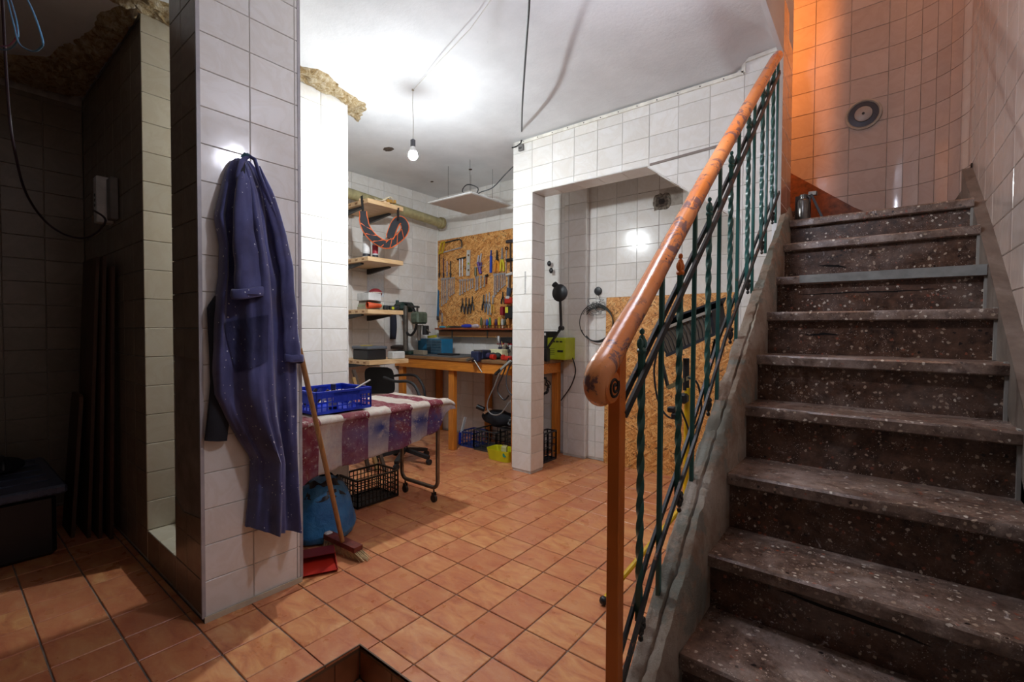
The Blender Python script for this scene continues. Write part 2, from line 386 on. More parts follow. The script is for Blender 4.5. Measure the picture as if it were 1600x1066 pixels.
def tiles(parent, fr, u0, u1, v0, v1, tu, tv, ou, ov, mat, holes=(), gap=0.0024, th=0.006, name='tile', cap=300, matfn=None, skip=None, brick=False):
    """fr(u,v) -> world point on the finished face; fr.U, fr.V, fr.N unit vectors"""
    O, U, Vv, N = fr; base = wloc(parent); items = []
    i0 = math.floor((u0-ou)/tu); i1 = math.ceil((u1-ou)/tu); j0 = math.floor((v0-ov)/tv); j1 = math.ceil((v1-ov)/tv)
    for j in range(j0, j1):
        for i in range(i0, i1):
            a0 = max(u0, ou+i*tu+gap/2); a1 = min(u1, ou+(i+1)*tu-gap/2); b0 = max(v0, ov+j*tv+gap/2); b1 = min(v1, ov+(j+1)*tv-gap/2)
            if a1-a0 < 0.006 or b1-b0 < 0.006: continue
            if skip and skip((a0+a1)/2, (b0+b1)/2): continue
            polys = [[(a0,b0),(a1,b0),(a1,b1),(a0,b1)]]; cut = False
            for h in holes:
                nx = []
                for p in polys:
                    pc, ch = minus(p, h)
                    if ch: nx += pc; cut = True
                    else: nx.append(p)
                polys = nx
            if not polys: continue
            cw = O + U*((a0+a1)/2) + Vv*((b0+b1)/2); pj = proj(cw)
            vis = pj is not None and -60 < pj[0] < 1660 and -60 < pj[1] < 1126
            items.append((0 if vis else 1, (cw-Vector((0,0,CH))).length, cut, polys, (a0,a1,b0,b1), cw))
    items.sort(key=lambda q: (q[0], q[1])); rest = []; cnt = 0
    rot = Matrix((U, Vv, N)).transposed()
    for inv, d, cut, polys, (a0,a1,b0,b1), cw in items:
        if inv or cnt >= cap: rest.append((cut, polys, (a0,a1,b0,b1), cw)); continue
        m_ = matfn((a0+a1)/2, (b0+b1)/2) if matfn else mat
        if not cut:
            o = bpy.data.objects.new(name, tile_mesh(a1-a0, b1-b0, m_, th))
            j_ = 0.0006
            e = rot.to_euler(); o.rotation_euler = e; o.location = cw - base + N*R.uniform(-j_, 0)
        else:
            mb = MB()
            for p in polys:
                mb.prism([cw-base + U*(x-(a0+a1)/2) + Vv*(y-(b0+b1)/2) - N*th for x, y in p], N*th)
            for v_ in mb.bm.verts: v_.co -= (cw-base)
            me = bpy.data.meshes.new('tile'); mb.bm.to_mesh(me); mb.bm.free(); me.materials.append(m_)
            o = bpy.data.objects.new(name, me); o.location = cw-base
        COL.objects.link(o); o.parent = parent; cnt += 1
    if rest:
        mb = MB()
        for cut, polys, (a0,a1,b0,b1), cw in rest:
            for p in polys:
                mb.prism([cw-base + U*(x-(a0+a1)/2) + Vv*(y-(b0+b1)/2) - N*th for x, y in p], N*th)
        me = bpy.data.meshes.new('tile_field'); mb.bm.to_mesh(me); mb.bm.free(); me.materials.append(mat)
        o = bpy.data.objects.new('tile_field', me); COL.objects.link(o); o.parent = parent; o['kind'] = 'stuff'
X_, Y_, Z_ = V(1,0,0), V(0,1,0), V(0,0,1)
def fy(y): return (V(0,y,0), X_, Z_, -Y_)       # wall facing -Y: u = X
def fx(x): return (V(x,0,0), Y_, Z_, X_)        # wall facing +X: u = Y
def fxn(x): return (V(x,0,0), -Y_, Z_, -X_)     # wall facing -X: u = -Y
TU, TV, TZ = 0.2, 0.1525, 0.02
CZ = 2.87
def struct(name, mb, mat, loc=None):
    o = mb.build(name, mat, loc=loc, flat=True); o['kind'] = 'structure'; return o

# ================================================================== STRUCTURE
PX0, PX1, PY0, PY1, PD = -1.57, -0.98, -0.4, 1.03, -0.13
mb = MB()
T = -0.006
for a, b in (((-4.6,-0.6,-0.12),(PX0-0.006,4.1,T)), ((PX1,-0.6,-0.12),(0.5,4.1,T)), ((PX0-0.006,PY1+0.006,-0.12),(PX1,4.1,T)), ((PX0-0.006,-0.6,-0.12),(PX1,PY0,T))): mb.box(a, b)
mb.box((PX0-0.05,PY0-0.05,-0.2),(PX1+0.05,PY1+0.05,PD-0.006))
mb.box((PX0-0.05,PY0,PD-0.006),(PX0-0.006,PY1,-0.12)).box((PX0-0.05,PY1+0.006,PD-0.006),(PX1,PY1+0.05,-0.12))
floor = struct('floor', mb, M['floor_grout'], (0,0,0))
pit = [(PX0,PY0),(PX1,PY0),(PX1,PY1),(PX0,PY1)]
tiles(floor, (V(0,0,0), X_, Y_, Z_), -4.45, -0.52, -0.42, 3.95, 0.2025, 0.2105, -1.325, 1.096, M['terracotta'], [pit, [(-2.55,0.70),(-2.2,0.70),(-2.2,1.12),(-2.55,1.12)], [(-5,0.70),(-3.0,0.70),(-3.0,1.88),(-5,1.88)], [(-3.001,0.70),(-2.549,0.70),(-2.549,1.12),(-3.001,1.12)]], gap=0.006, th=0.008, cap=296)
M['pit_tile'] = plain((122,74,46), 0.35, 0, 0.25, 6, 'pit_lining_tile')
tiles(floor, (V(PX0,0,0), Y_, Z_, X_), PY0, PY1, PD, -0.004, 0.105, 0.2, PY1, PD, M['pit_tile'], cap=12, name='pit_tile')
tiles(floor, (V(0,PY1,0), X_, Z_, -Y_), PX0, PX1, PD, -0.004, 0.2, 0.2, PX0, PD, M['pit_tile'], cap=12, name='pit_tile')
tiles(floor, (V(0,0,PD), X_, Y_, Z_), PX0, PX1, PY0, PY1, 0.2025, 0.2105, PX0, PY1, M['terracotta'], cap=6, name='pit_tile')
mb = MB(); mb.box((PX0-0.005,PY0,-0.02),(PX0,PY1,0.003)).box((PX0-0.005,PY1,-0.02),(PX1,PY1+0.005,0.003))
mb.build('pit_edging', plain((92,74,58), 0.5, 0.3), floor)

# ceiling (main room) with the small rise beside the stairwell
mb = MB()
def ceil_z(x, y):
    k = max(0, min(1, (x+0.74)/0.10)); k = k*k*(3-2*k); q = max(0, min(1, (y-2.3)/0.8))
    return CZ + 0.07*k*q + 0.004*noise.noise(Vector((x*1.3, y*1.3, 0)))
xs = [-4.6+0.2*i for i in range(19)] + [-0.9,-0.8,-0.74,-0.70,-0.66,-0.62,-0.55,-0.475]; ys = [-0.6+0.25*i for i in range(20)]
g = [[mb._v((x, y, ceil_z(x, y))) for y in ys] for x in xs]
for i in range(len(xs)-1):
    for j in range(len(ys)-1):
        if xs[i] > -1.61 and ys[j] > 3.39: continue
        mb.face((g[i][j], g[i][j+1], g[i+1][j+1], g[i+1][j]))
q_ = [mb._v(p) for p in ((-4.6,-0.6,3.16),(-1.6,-0.6,3.16),(-1.6,4.15,3.16),(-4.6,4.15,3.16),(-0.475,-0.6,3.16),(-0.475,3.19,3.16),(-1.6,3.19,3.16))]
mb.face((q_[0],q_[1],q_[2],q_[3])); mb.face((q_[1],q_[4],q_[5],q_[6]))
ceiling = mb.build('ceiling', M['ceiling'], loc=(0,0,2.87), ang=1.2, fixn=False); ceiling['kind'] = 'structure'
mb = MB(); mb.box((-0.50,-0.6,2.90),(-0.475,3.19,4.7)); struct('wall_stairwell_left', mb, M['ceiling'])
# stairwell outer shell
mb = MB(); mb.box((-2.6,-0.6,4.7),(0.6,4.2,4.8)); struct('ceiling_stairwell', mb, M['ceiling'])

def wall(name, a, b, mat='grout'):
    mb = MB(); mb.box(a, b); return struct(name, mb, M[mat])
g6 = 0.006
# back wall (Y = 3.95)
wb = wall('wall_back', (-4.6,3.95+g6,0), (-0.475,4.1,CZ), 'grout_pale')
tiles(wb, fy(3.95), -4.31, -0.50, TZ, CZ, TU, TV, -4.31, TZ, M['tile_white'], cap=297, skip=lambda u,v: (-4.2<u<-2.9 and 1.35<v<2.25) or (-1.57<u<-1.40 and 2.27<v<2.43))
for k in range(3):
    pts = []
    n_ = 22
    rr = 0.078-0.026*k
    for i in range(n_):
        a = 2*PI*i/n_; q = rr*(1+0.22*noise.noise(Vector((i*0.9,k,3))))/max(abs(math.cos(a)),abs(math.sin(a)))**0.7; pts.append((-1.487+q*math.cos(a), 2.353+q*0.9*math.sin(a)))
    o = MB().prism([(x, 3.948-0.002*k, z) for x, z in pts], (0, 0.01, 0)).build('broken_hole', plain([(126,116,104),(84,72,62),(34,24,20)][k], 0.9, 0, 0.5, 50), wb if k == 0 else hole0)
    if k == 0: hole0 = o; tag(o, 'small dark rough hole broken through the wall tiles')
# pilaster on back wall
wp = wall('wall_pilaster', (-2.44,3.90+g6,0), (-2.19-g6,3.95,CZ), 'grout_pale')
tiles(wp, fy(3.90), -2.44, -2.19, TZ, CZ, TU, TV, -2.39, TZ, M['tile_white'])
tiles(wp, fx(-2.19), 3.90, 3.95, TZ, CZ, TU, TV, 3.75, TZ, M['tile_white'])
# side wall of the workshop (X = -4.31)
ws = wall('wall_left', (-4.5,1.88,0), (-4.31-g6,4.1,CZ), 'grout_pale')
tiles(ws, fx(-4.31), 1.88, 3.95, TZ, CZ, TU, TV, 3.95, TZ, M['tile_white'])
mb = MB(); mb.box((-4.31,3.93,0),(-4.29,3.95,CZ)); o = mb.build('trim_1', M['tile_white']); o['kind'] = 'structure'
# tall pier block (faces +X and -Y)
wpier = wall('wall_pier', (-4.6,0.70+g6,0), (-3.0-g6,1.88,CZ+0.05), 'grout_pale')
tiles(wpier, fx(-3.0), 0.70, 1.88, TZ, 2.86, TU, TV, 0.68, TZ, M['tile_cream'], matfn=lambda u,v: M['tile_cream'] if u < 1.2 else M['tile_white'])
tiles(wpier, fy(0.70), -4.45, -3.0, TZ, 2.84, TU, TV, -3.0, TZ, M['tile_shaded'])
mb = MB(); mb.box((-3.008,1.872,0),(-2.998,1.882,2.86)); mb.build('corner_bead', M['tile_white'], wpier)
# far left wall
wf = wall('wall_far_left', (-4.6,-0.6,0), (-4.45-g6,0.70,CZ))
tiles(wf, fx(-4.45), -0.42, 0.70, TZ, 2.80, TU, TV, 0.70, TZ, M['tile_shaded'], cap=240)
mb = MB(); mb.box((-4.6,-0.52,0),(0.6,-0.42,4.7)); struct('wall_light_blocker', mb, plain((72,66,60), 0.9))  # unseen dark wall added close behind the camera to cut bounce light
# pillar with the robe
wq = wall('wall_pillar', (-2.55+g6,0.70+g6,0), (-2.2-g6,1.12-g6,CZ), 'grout_pale')
CEM = [(-2.53,0.33),(-2.2,0.33),(-2.2,1.03),(-2.53,1.10)]
CEM = [(-2.551,0.40),(-2.505,0.405),(-2.22,0.30),(-2.199,0.29),(-2.199,1.10),(-2.551,1.12)]
tiles(wq, fx(-2.2), 0.70, 1.12, TZ, CZ, TU, TV, 0.70, TZ, M['tile_white'])
tiles(wq, fy(0.70), -2.55, -2.2, TZ, CZ, TU, TV, -2.4, TZ, M['tile_shaded'], [CEM])
tiles(wq, (V(0,1.12,0), -X_, Z_, Y_), 2.2, 2.55, TZ, CZ, TU, TV, 2.2, TZ, M['tile_white'])
tiles(wq, fxn(-2.55), -1.12, -0.70, TZ, CZ, TU, TV, -1.12, TZ, M['tile_cream'])
mb = MB(); mb.box((-2.546,0.7045,0.28),(-2.204,0.712,1.13)); tag(mb.build('cement_patch', M['cement'], wq), 'bare grey cement patch where tiles have come off')
mb = MB()
for x, y in ((-2.2,0.70),(-2.2,1.12)): mb.box((x-0.007,y-0.007,0.02),(x+0.0025,y+0.007,CZ))
mb.build('corner_bead', plain((170,166,168), 0.4), wq)
mb = MB(); mb.box((-2.196,0.70,0),(-2.19,1.12,0.025)); mb.build('base_strip', M['tile_cream'], wq)
# low sill between pier and pillar
sl = wall('wall_sill', (-3.0,0.70+g6,0), (-2.55,1.12,0.17-g6))
tiles(sl, fy(0.70), -3.0, -2.55, TZ, 0.172, TU, TV, -3.0, TZ, M['tile_shaded'])
tiles(sl, (V(0,0,0.172), X_, Y_, Z_), -3.0, -2.55, 0.70, 1.12, 0.2, 0.2, -3.0, 0.70, M['tile_cream'])
# partition with the opening (Y = 3.19 .. 3.38)
PT, PB = 3.19, 3.38
HOLE = [(-2.315,-0.1),(-0.70,-0.1),(-0.70,1.944),(-1.307,2.405),(-2.315,2.405)]
mb = MB()
for (x0,x1,z0,z1) in ((-2.525,-2.321,0,CZ),(-2.321,-1.307,2.411,CZ),(-0.694,-0.49,0,CZ+0.03)): mb.box((x0+(0.006 if x0<-2.5 else 0),PT+g6,z0),(x1,PB-g6,z1))
mb.prism([(-1.307,PT+g6,2.411),(-0.694,PT+g6,1.948),(-0.694,PT+g6,CZ+0.03),(-1.307,PT+g6,CZ)],(0,PB-PT-2*g6,0))
wt = struct('wall_partition', mb, M['grout_pale'])
tiles(wt, fy(PT), -2.525, -0.475, TZ, 2.842, 0.2045, TV, -2.525, TZ, M['tile_white'], [HOLE])
tiles(wt, fy(PT), -0.69, -0.475, 2.842, 2.93, 0.4, 0.2, -0.69, 2.842, M['tile_white'])
tiles(wt, fx(-2.315), PT, PB, TZ, 2.405, TU, TV, PT, TZ, M['tile_white'])
tiles(wt, fxn(-2.525), -PB, -PT, TZ, CZ, TU, TV, -PB, TZ, M['tile_white'])
tiles(wt, (V(0,0,2.405), X_, -Y_, -Z_), -2.315, -1.307, -PB, -PT, TU, 0.2, -2.315, -PB, M['tile_white'])
sd = (V(-0.70,0,1.944)-V(-1.307,0,2.405)).normalized()
tiles(wt, (V(-1.307,PT,2.405), sd, Y_, sd.cross(Y_)), 0, 0.762, 0, PB-PT, TU, 0.2, 0, 0, M['tile_white'])
tiles(wt, fxn(-0.70), -PB, -PT, TZ, 1.944, TU, TV, -PB, TZ, M['tile_white'])
mb = MB()
for p, q in (((-2.45,2.836),(-0.69,2.842)),((-0.69,2.842),(-0.69,2.915)),((-0.69,2.912),(-0.478,2.924))):
    mb.bar((p[0],PT-0.007,p[1]+0.008),(q[0],PT-0.007,q[1]+0.008),0.014,0.022)
o = mb.build('trim_2', plain((236,232,220), 0.35)); tag(o, kind='structure')
mb = MB()
for i in range(12):
    x = -2.4+i*0.145; mb.cyl((x,PT-0.0135,2.846),(x,PT-0.017,2.846),0.004,n=8)
mb.build('screw', plain((60,56,52), 0.4, 0.6), o)
# stair soffit inside the niche, right side of the niche
wn = wall('wall_niche_right', (-0.70,PB,0), (-0.672,3.949,1.99))
mb = MB(); mb.prism([(-0.672,PB,1.97),(-0.672,PB,2.02),(-1.62,PB,2.95),(-1.66,PB,2.90)],(0,3.949-PB,0)); struct('ceiling_soffit', mb, M['ceiling'])
# stairwell walls: left reveal, back plane, curve, right wall
wl = wall('wall_stairwell_reveal', (-0.52,PT+0.0,1.6), (-0.475,3.56,4.7), 'ceiling')
tiles(wl, fx(-0.4745), 3.19+0.002, 3.56, 1.9, 4.7, TU, TV, 3.19, TZ+0.01, M['tile_stair'])
CX, CY, CR = 0.02, 3.50, 0.36
mb = MB(); mb.box((-0.67,3.86+g6,0),(CX,3.95,4.7)).box((-1.7,3.951,1.9),(-0.67,4.0,4.7))
NA = 24
ring = [(CX+(CR+g6)*math.sin(a), CY+(CR+g6)*math.cos(a)) for a in [PI/2*i/NA for i in range(NA+1)]]
mb.prism([(x,y,0) for x,y in ring]+[(0.6,CY,0),(0.6,4.05,0),(CX,4.05,0)],(0,0,4.7))
wc = struct('wall_upper_back', mb, M['grout'])
tiles(wc, fy(3.86), -0.66, CX, 1.88, 4.7, TU, TV, CX, TZ, M['tile_stair'], cap=150)
# curved tiles, half width pieces along the curve
nst = 7
rest = 0
for j in range(11, 31):
    for i in range(nst):
        a0, a1 = PI/2*i/nst, PI/2*(i+1)/nst
        z0, z1 = TZ+TV*j+0.0015, TZ+TV*(j+1)-0.0015
        if z0 > 4.6: continue
        mb = MB(); am = (a0+a1)/2; ga = 0.0015/CR
        ps = [a0+ga, (a0+am)/2, am, (am+a1)/2, a1-ga]
        ou = [(CX+CR*math.sin(a), CY+CR*math.cos(a), z0) for a in ps]; inn = [(CX+(CR+0.006)*math.sin(a), CY+(CR+0.006)*math.cos(a), z0) for a in ps]
        mb.prism(ou+inn[::-1], (0,0,z1-z0)); mb.build('tile', M['tile_stair'], wc, ang=0.5)
mb = MB(); mb.box((0.38+g6,-0.6,0),(0.6,CY,4.7)); wr = struct('wall_right', mb, M['grout'])
tiles(wr, fxn(0.38), -CY, 0.42, TZ, 4.7, 0.2, TV, -CY, TZ, M['tile_stair'], cap=298, skip=lambda u,v: v < 0.1)

# ================================================================== STAIRS
st = thing('staircase', 'worn dark terrazzo staircase climbing between grey side stringers on the right', 'stairs', (-0.03,0.9,0))
NOS = [(1.00,0.19),(1.243,0.367),(1.498,0.545),(1.729,0.742),(1.982,0.948),(2.186,1.138),(2.399,1.327),(2.626,1.509),(2.834,1.706),(3.042,1.869)]
SX0, SX1 = -0.405, 0.335
def rough_slab(mb, x0, x1, y0, y1, z0, z1, seed, amp=0.003, nx=26):
    """slab with a slightly worn, uneven nosing at y0"""
    sec = lambda x, k: [(y0+0.006+amp*noise.noise(Vector((x*7,seed,1)))*1.5, z1), (y0+amp*1.2*noise.noise(Vector((x*9,seed,2))), z1-0.007), (y0+amp*1.2*noise.noise(Vector((x*9,seed,3))), z0+0.005), (y0+0.006, z0), (y1, z0), (y1, z1)]
    rs = []
    for k in range(nx+1):
        x = x0+(x1-x0)*k/nx; rs.append([mb._v((x, y, z+ (amp*0.5*noise.noise(Vector((x*5,seed,i))) if i in (0,5) else 0))) for i, (y, z) in enumerate(sec(x, k))])
    for a, b in zip(rs, rs[1:]):
        for k in range(6): mb.face((a[k], a[(k+1)%6], b[(k+1)%6], b[k]))
    mb.face(rs[0][::-1]); mb.face(rs[-1])
prev = (0.80, 0.0)
for k, (y, z) in enumerate(NOS):
    nxt = NOS[k+1][0]+0.05 if k < 9 else 3.86
    mb = MB(); rough_slab(mb, SX0, SX1+0.004, y, nxt, z-0.042, z, k*3.7)
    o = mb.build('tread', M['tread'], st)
    if k == 7:
        mb = MB(); mb.prism([(SX0+0.10,y-0.002,z-0.035),(SX1,y-0.002,z-0.040),(SX1,y-0.002,z+0.003),(SX0+0.10,y-0.002,z+0.002)],(0,0.03,0))
        tag(mb.build('nosing_repair', plain((132,134,130), 0.55, 0, 0.15, 20), o), 'smooth grey cement repair along the nosing')
    mb = MB(); z0 = (NOS[k-1][1] if k else 0)-0.002
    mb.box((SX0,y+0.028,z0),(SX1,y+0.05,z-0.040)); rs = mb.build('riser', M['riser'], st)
    # cracks in some risers
    for (kk, xa, xb, h, zz) in ((8,-0.25,-0.13,0.012,0.075),(7,-0.32,0.20,0.006,0.095),(6,-0.26,-0.13,0.010,0.09),(2,-0.22,0.12,0.010,0.12)):
        if kk == k:
            mb = MB(); top = []; bot = []
            for i in range(15):
                x = xa+(xb-xa)*i/14; e = math.sin(PI*i/14)**0.6; zc = z0+zz+0.008*noise.noise(Vector((x*14,k,5)))-(0.02*i/14 if kk in (8,2) else 0)
                top.append((x,y+0.0268,zc+h*e*(0.5+0.4*noise.noise(Vector((x*40,k,8)))))); bot.append((x,y+0.0268,zc-h*e*0.4))
            mb.prism(top+bot[::-1],(0,0.003,0)); mb.build('crack', plain((14,9,7), 0.9), rs)
# left stringer
OUT = [(-0.525,0.98,0.17),(-0.515,1.127,.308),(-.513,1.259,.427),(-.510,1.423,.572),(-.507,1.624,.745),(-.503,1.938,1.000),(-.497,2.232,1.232),(-.490,2.58,1.489),(-.483,2.95,1.765),(-.478,3.19,1.943)]
INN = [(-.42,0.98,.215),(-.42,1.131,.345),(-.42,1.339,.512),(-.42,1.515,.662),(-.42,1.75,.85),(-.42,2.09,1.128),(-.42,2.359,1.370),(-.42,2.75,1.690),(-.42,3.09,1.925),(-.42,3.20,1.99)]
def interp(L, y):
    for a, b in zip(L, L[1:]):
        if y <= b[1] or b is L[-1]:
            k = (y-a[1])/(b[1]-a[1]); return Vector(a)+(Vector(b)-Vector(a))*k
mb = MB(); NS = 260; rs = []
for i in range(NS+1):
    y = 0.98+(3.188-0.98)*i/NS; o_ = interp(OUT, y); n_ = interp(INN, y)
    nz = lambda s, a=0.009: a*noise.noise(Vector((y*9,s,0)))+a*0.6*noise.noise(Vector((y*31,s,7)))+a*0.4*noise.noise(Vector((y*83,s,2)))
    crk = -0.004-0.016*max(0, 0.4+noise.noise(Vector((y*7,9,9))))
    sec = [(o_.x+nz(1), 0.0 if y < 3.3 else 0), (o_.x+nz(1), o_.z-0.03+nz(2)), (o_.x+0.008+nz(1), o_.z+nz(2)), (o_.x+0.045+nz(3), o_.z+0.003+nz(4)), (o_.x+0.050+nz(3), o_.z+crk), (o_.x+0.056+nz(3), o_.z+0.004+nz(5)),
           (n_.x-0.010+nz(6), n_.z+nz(7)), (n_.x+nz(8,0.008), n_.z-0.012), (-0.404+nz(9,0.004), n_.z-0.10), (-0.402, n_.z-0.42)]
    sec[-1] = (sec[-1][0], max(0, sec[-1][1])); sec[-2] = (sec[-2][0], max(0.01, sec[-2][1]))
    rs.append([mb._v((x, y, z)) for x, z in sec])
for a, b in zip(rs, rs[1:]):
    for k in range(len(a)-1): mb.face((a[k], a[k+1], b[k+1], b[k]))
    mb.face((a[-1], a[0], b[0], b[-1]))
mb.face(rs[0][::-1]); mb.face(rs[-1])
tag(mb.build('stringer', M['stringer'], st, ang=0.9), 'chipped rendered left stringer with remains of green paint')
# fill under the stairs
mb = MB(); mb.prism([(-0.46,0.99,0),(-0.46,3.18,0),(-0.46,3.18,1.80),(-0.46,1.02,0.10)],(0.05,0,0)); mb.build('stringer_core', M['cement'], st)
# right stringer (saw-toothed render against the wall)
mb = MB()
top = [(0.80,0.10),(0.95,0.17),(1.729,.80),(2.345,1.30),(2.739,1.60),(3.1,1.86),(3.499,2.125)]
tp = [(0.7,0.02)]+top[1:]
rs = []
for y, z in tp+[(3.50,1.80)][:0]: rs.append(y)
mb.prism([(0.337,y,z) for y, z in tp]+[(0.337,3.499,1.70),(0.337,3.1,1.66),(0.337,0.92,0.0),(0.337,0.7,0.0)],(0.046,0,0))
for f in mb.bm.faces: pass
bmesh.ops.subdivide_edges(mb.bm, edges=mb.bm.edges[:], cuts=3)
for v_ in mb.bm.verts: v_.co.x += 0.003*noise.noise(v_.co*9)
tag(mb.build('stringer', M['skirt'], st), 'smooth grey render stringer against the right wall')
mb = MB()
for k, (y, z) in enumerate(NOS):
    z0 = NOS[k-1][1] if k else 0
    MB().box((SX1-0.006,y+0.012,z0),(SX1+0.003,y+0.045,z+0.004)).build('render_edging', plain((150,146,138), 0.7), st)
# skirting of the upper flight and curve
M['skirt_brown'] = plain((120,66,34), 0.6, 0, 0.35, 30, 'brown_cement_skirting', bump=0.4)
mb = MB(); mb.prism([(-0.62,3.853,1.87),(0.02,3.853,1.87),(-0.02,3.853,1.99),(-0.1436,3.853,2.07),(-0.62,3.853,2.46)],(0,0.012,0)); tag(mb.build('skirting', M['skirt_brown'], st), 'brown sloping skirting of the upper flight')
mb = MB(); n_ = 14
def zc_(q): return 1.885 + 0.02*q + 0.245*max(0,(q-0.30)/0.70)**1.5
A = [[mb._v((CX+(CR-dr)*math.sin(PI/2*i/n_), CY+(CR-dr)*math.cos(PI/2*i/n_), z)) for z in (1.86, zc_(i/n_))] for i in range(n_+1) for dr in (0.0,0.008)]
for i in range(n_):
    a, b, c_, d = A[2*i], A[2*i+1], A[2*i+2], A[2*i+3]
    mb.face((b[0], d[0], d[1], b[1])); mb.face((a[1], b[1], d[1], c_[1])); mb.face((a[0],a[1],c_[1],c_[0]))
tag(mb.build('skirting', M['skirt'], st), 'grey skirting following the curved wall')
# winder of the upper flight, going left
for k in range(1):
    x1 = -0.42-0.24*k
    mb = MB(); mb.box((x1-0.24,3.58,1.87+0.17*k-0.02),(x1,3.84,1.87+0.17*(k+1))); mb.build('upper_step', M['riser'], st)
# chrome canisters / objects on the top step
cn = thing('metal_cylinder', 'dull grey metal cylinder standing at the left end of the top step', 'canister', (-0.352,3.13,1.869))
prof = [(0.028,0),(0.030,0.006),(0.030,0.115),(0.026,0.124),(0.018,0.130),(0.018,0.142)]
MB().lathe(prof, (-0.352,3.135,1.870), 20).build('body', plain((120,116,112), 0.28, 0.85, 0.25, 30), cn)
MB().lathe([(0.02,0),(0.02,0.012),(0.012,0.016)], (-0.352,3.135,2.011), 16).build('cap', plain((96,94,90), 0.4, 0.8), cn)
cn = thing('metal_plate', 'dark flat panel standing behind the metal cylinder on the top step', 'panel', (-0.40,3.17,1.869))
MB().box((-0.398,3.17,1.870),(-0.32,3.182,2.030),0.002).build('plate', plain((70,62,58), 0.5, 0.2), cn)
cn = thing('leaning_profile', 'short black angled profile leaning against the metal cylinder on the top step', 'profile', (-0.25,3.2,1.869))
MB().bar((-0.318,3.17,2.026),(-0.262,3.15,1.884),0.03,0.012).build('bar', plain((26,24,24), 0.5, 0.3), cn)
MB().bar((-0.330,3.172,2.034),(-0.292,3.165,2.030),0.026,0.02).build('bracket', plain((128,120,112), 0.45, 0.5), cn)

# ================================================================== RAILING
rl = thing('stair_railing', 'green iron stair railing with thick orange handrail ending in a scroll', 'railing', (-0.49,1.03,0))
RX = -0.49
MB().box((-0.508,1.014,0.0),(-0.476,1.046,1.195),0.002).build('newel_post', M['orange_iron'], rl)
# handrail with scroll
P = [V(RX,3.10,2.845), V(RX,3.011,2.784), V(RX,1.699,1.758), V(RX,1.14,1.300)]
pts = [P[0]+(P[1]-P[0])*k/3 for k in range(3)]+[P[1]+(P[2]-P[1])*k/12 for k in range(12)]+[P[2]+(P[3]-P[2])*k/8 for k in range(9)]
rad = [0.028]*len(pts)
c0 = V(RX, 0.948, 1.114)
pts += [V(RX,1.06,1.240), V(RX,1.02,1.208), V(RX,0.985,1.180), V(RX,0.955,1.160), V(RX,0.935,1.145)]; rad += [0.029,0.030,0.031,0.032,0.032]
m_ = 30
for i in range(m_):
    a = math.radians(150+ 14*i); r_ = 0.026*(1-i/m_*0.82)
    pts.append(c0+V(0, math.cos(a)*r_*1.05, math.sin(a)*r_*1.0)); rad.append(0.031-0.014*(i/m_)**0.8)
mbh = MB(); mbh.tube(pts, rad, 20)
hr = mbh.build('handrail', M['handrail'], rl, ang=1.2)
mb = MB(); sp = []
for i in range(34):
    a = math.radians(20+22*i); r_ = 0.0035+0.023*i/34; sp.append(c0+V(0.0325-0.004*(i/34)**2, math.cos(a)*r_, math.sin(a)*r_))
mb.tube(sp, [0.0036]*34, 6); mb.build('scroll_groove', plain((30,18,12), 0.7), hr)
mb = MB(); mb.lathe([(0.036,-0.026),(0.042,-0.01),(0.042,0.012),(0.036,0.028),(0.014,0.032)], c0, 28, 'X'); mb.build('scroll_body', M['orange_iron'], hr)
def bar_line(L, name, mat, dz, w_=0.010, h=0.014):
    for dx in (-0.012, 0.012):
        mb = MB()
        for a, b in zip(L, L[1:]): mb.bar((RX+dx,a[0],a[1]+dz),(RX+dx,b[0],b[1]+dz),w_,h)
        mb.build(name, mat, rl)
MID = [(1.045,1.035),(1.777,1.621),(3.10,2.748)]
LOW = [(1.045,0.37),(1.26,0.600),(1.602,0.872),(1.978,1.215),(3.153,2.068)]
bar_line(MID, 'middle_rail', M['dark_iron'], 0, 0.008, 0.020); bar_line(LOW, 'bottom_rail', M['dark_iron'], 0, 0.008, 0.018)
def zl(L, y):
    for a, b in zip(L, L[1:]):
        if y <= b[0] or b is L[-1]: return a[1]+(b[1]-a[1])*(y-a[0])/(b[0]-a[0])
HR = [(1.098,1.271),(1.699,1.758),(3.011,2.784)]
PLY = [1.312,1.607,1.908,2.201,2.508,2.828,3.12]; TWY = [1.172,1.466,1.771,2.075,2.388,2.700,2.985]
for y in PLY:
    o_ = interp(OUT, y)
    mb = MB(); mb.box((RX-0.0065,y-0.0065,o_.z-0.012),(RX+0.0065,y+0.0065,zl(HR,y)-0.02),0.001); mb.build('baluster', M['green_iron'], rl)
def leaf(mb, c, h, up_=1):
    M0 = mb.M; mb.M = Matrix.Translation(c) @ Matrix.Scale(1.35, 4) @ Matrix.Translation(-c)
    for k in range(3):
        mb.sphere(c+V(0,(k-1)*0.0085,up_*(0.010+ (0.007 if k==1 else 0))), 0.009, 8, (0.8,0.75,1.3))
    mb.sphere(c+V(0,0,up_*0.034), 0.0055, 8, (1,1,1.2)); mb.sphere(c+V(0,0,-up_*0.004), 0.011, 8, (0.9,1,0.7)); mb.M = M0
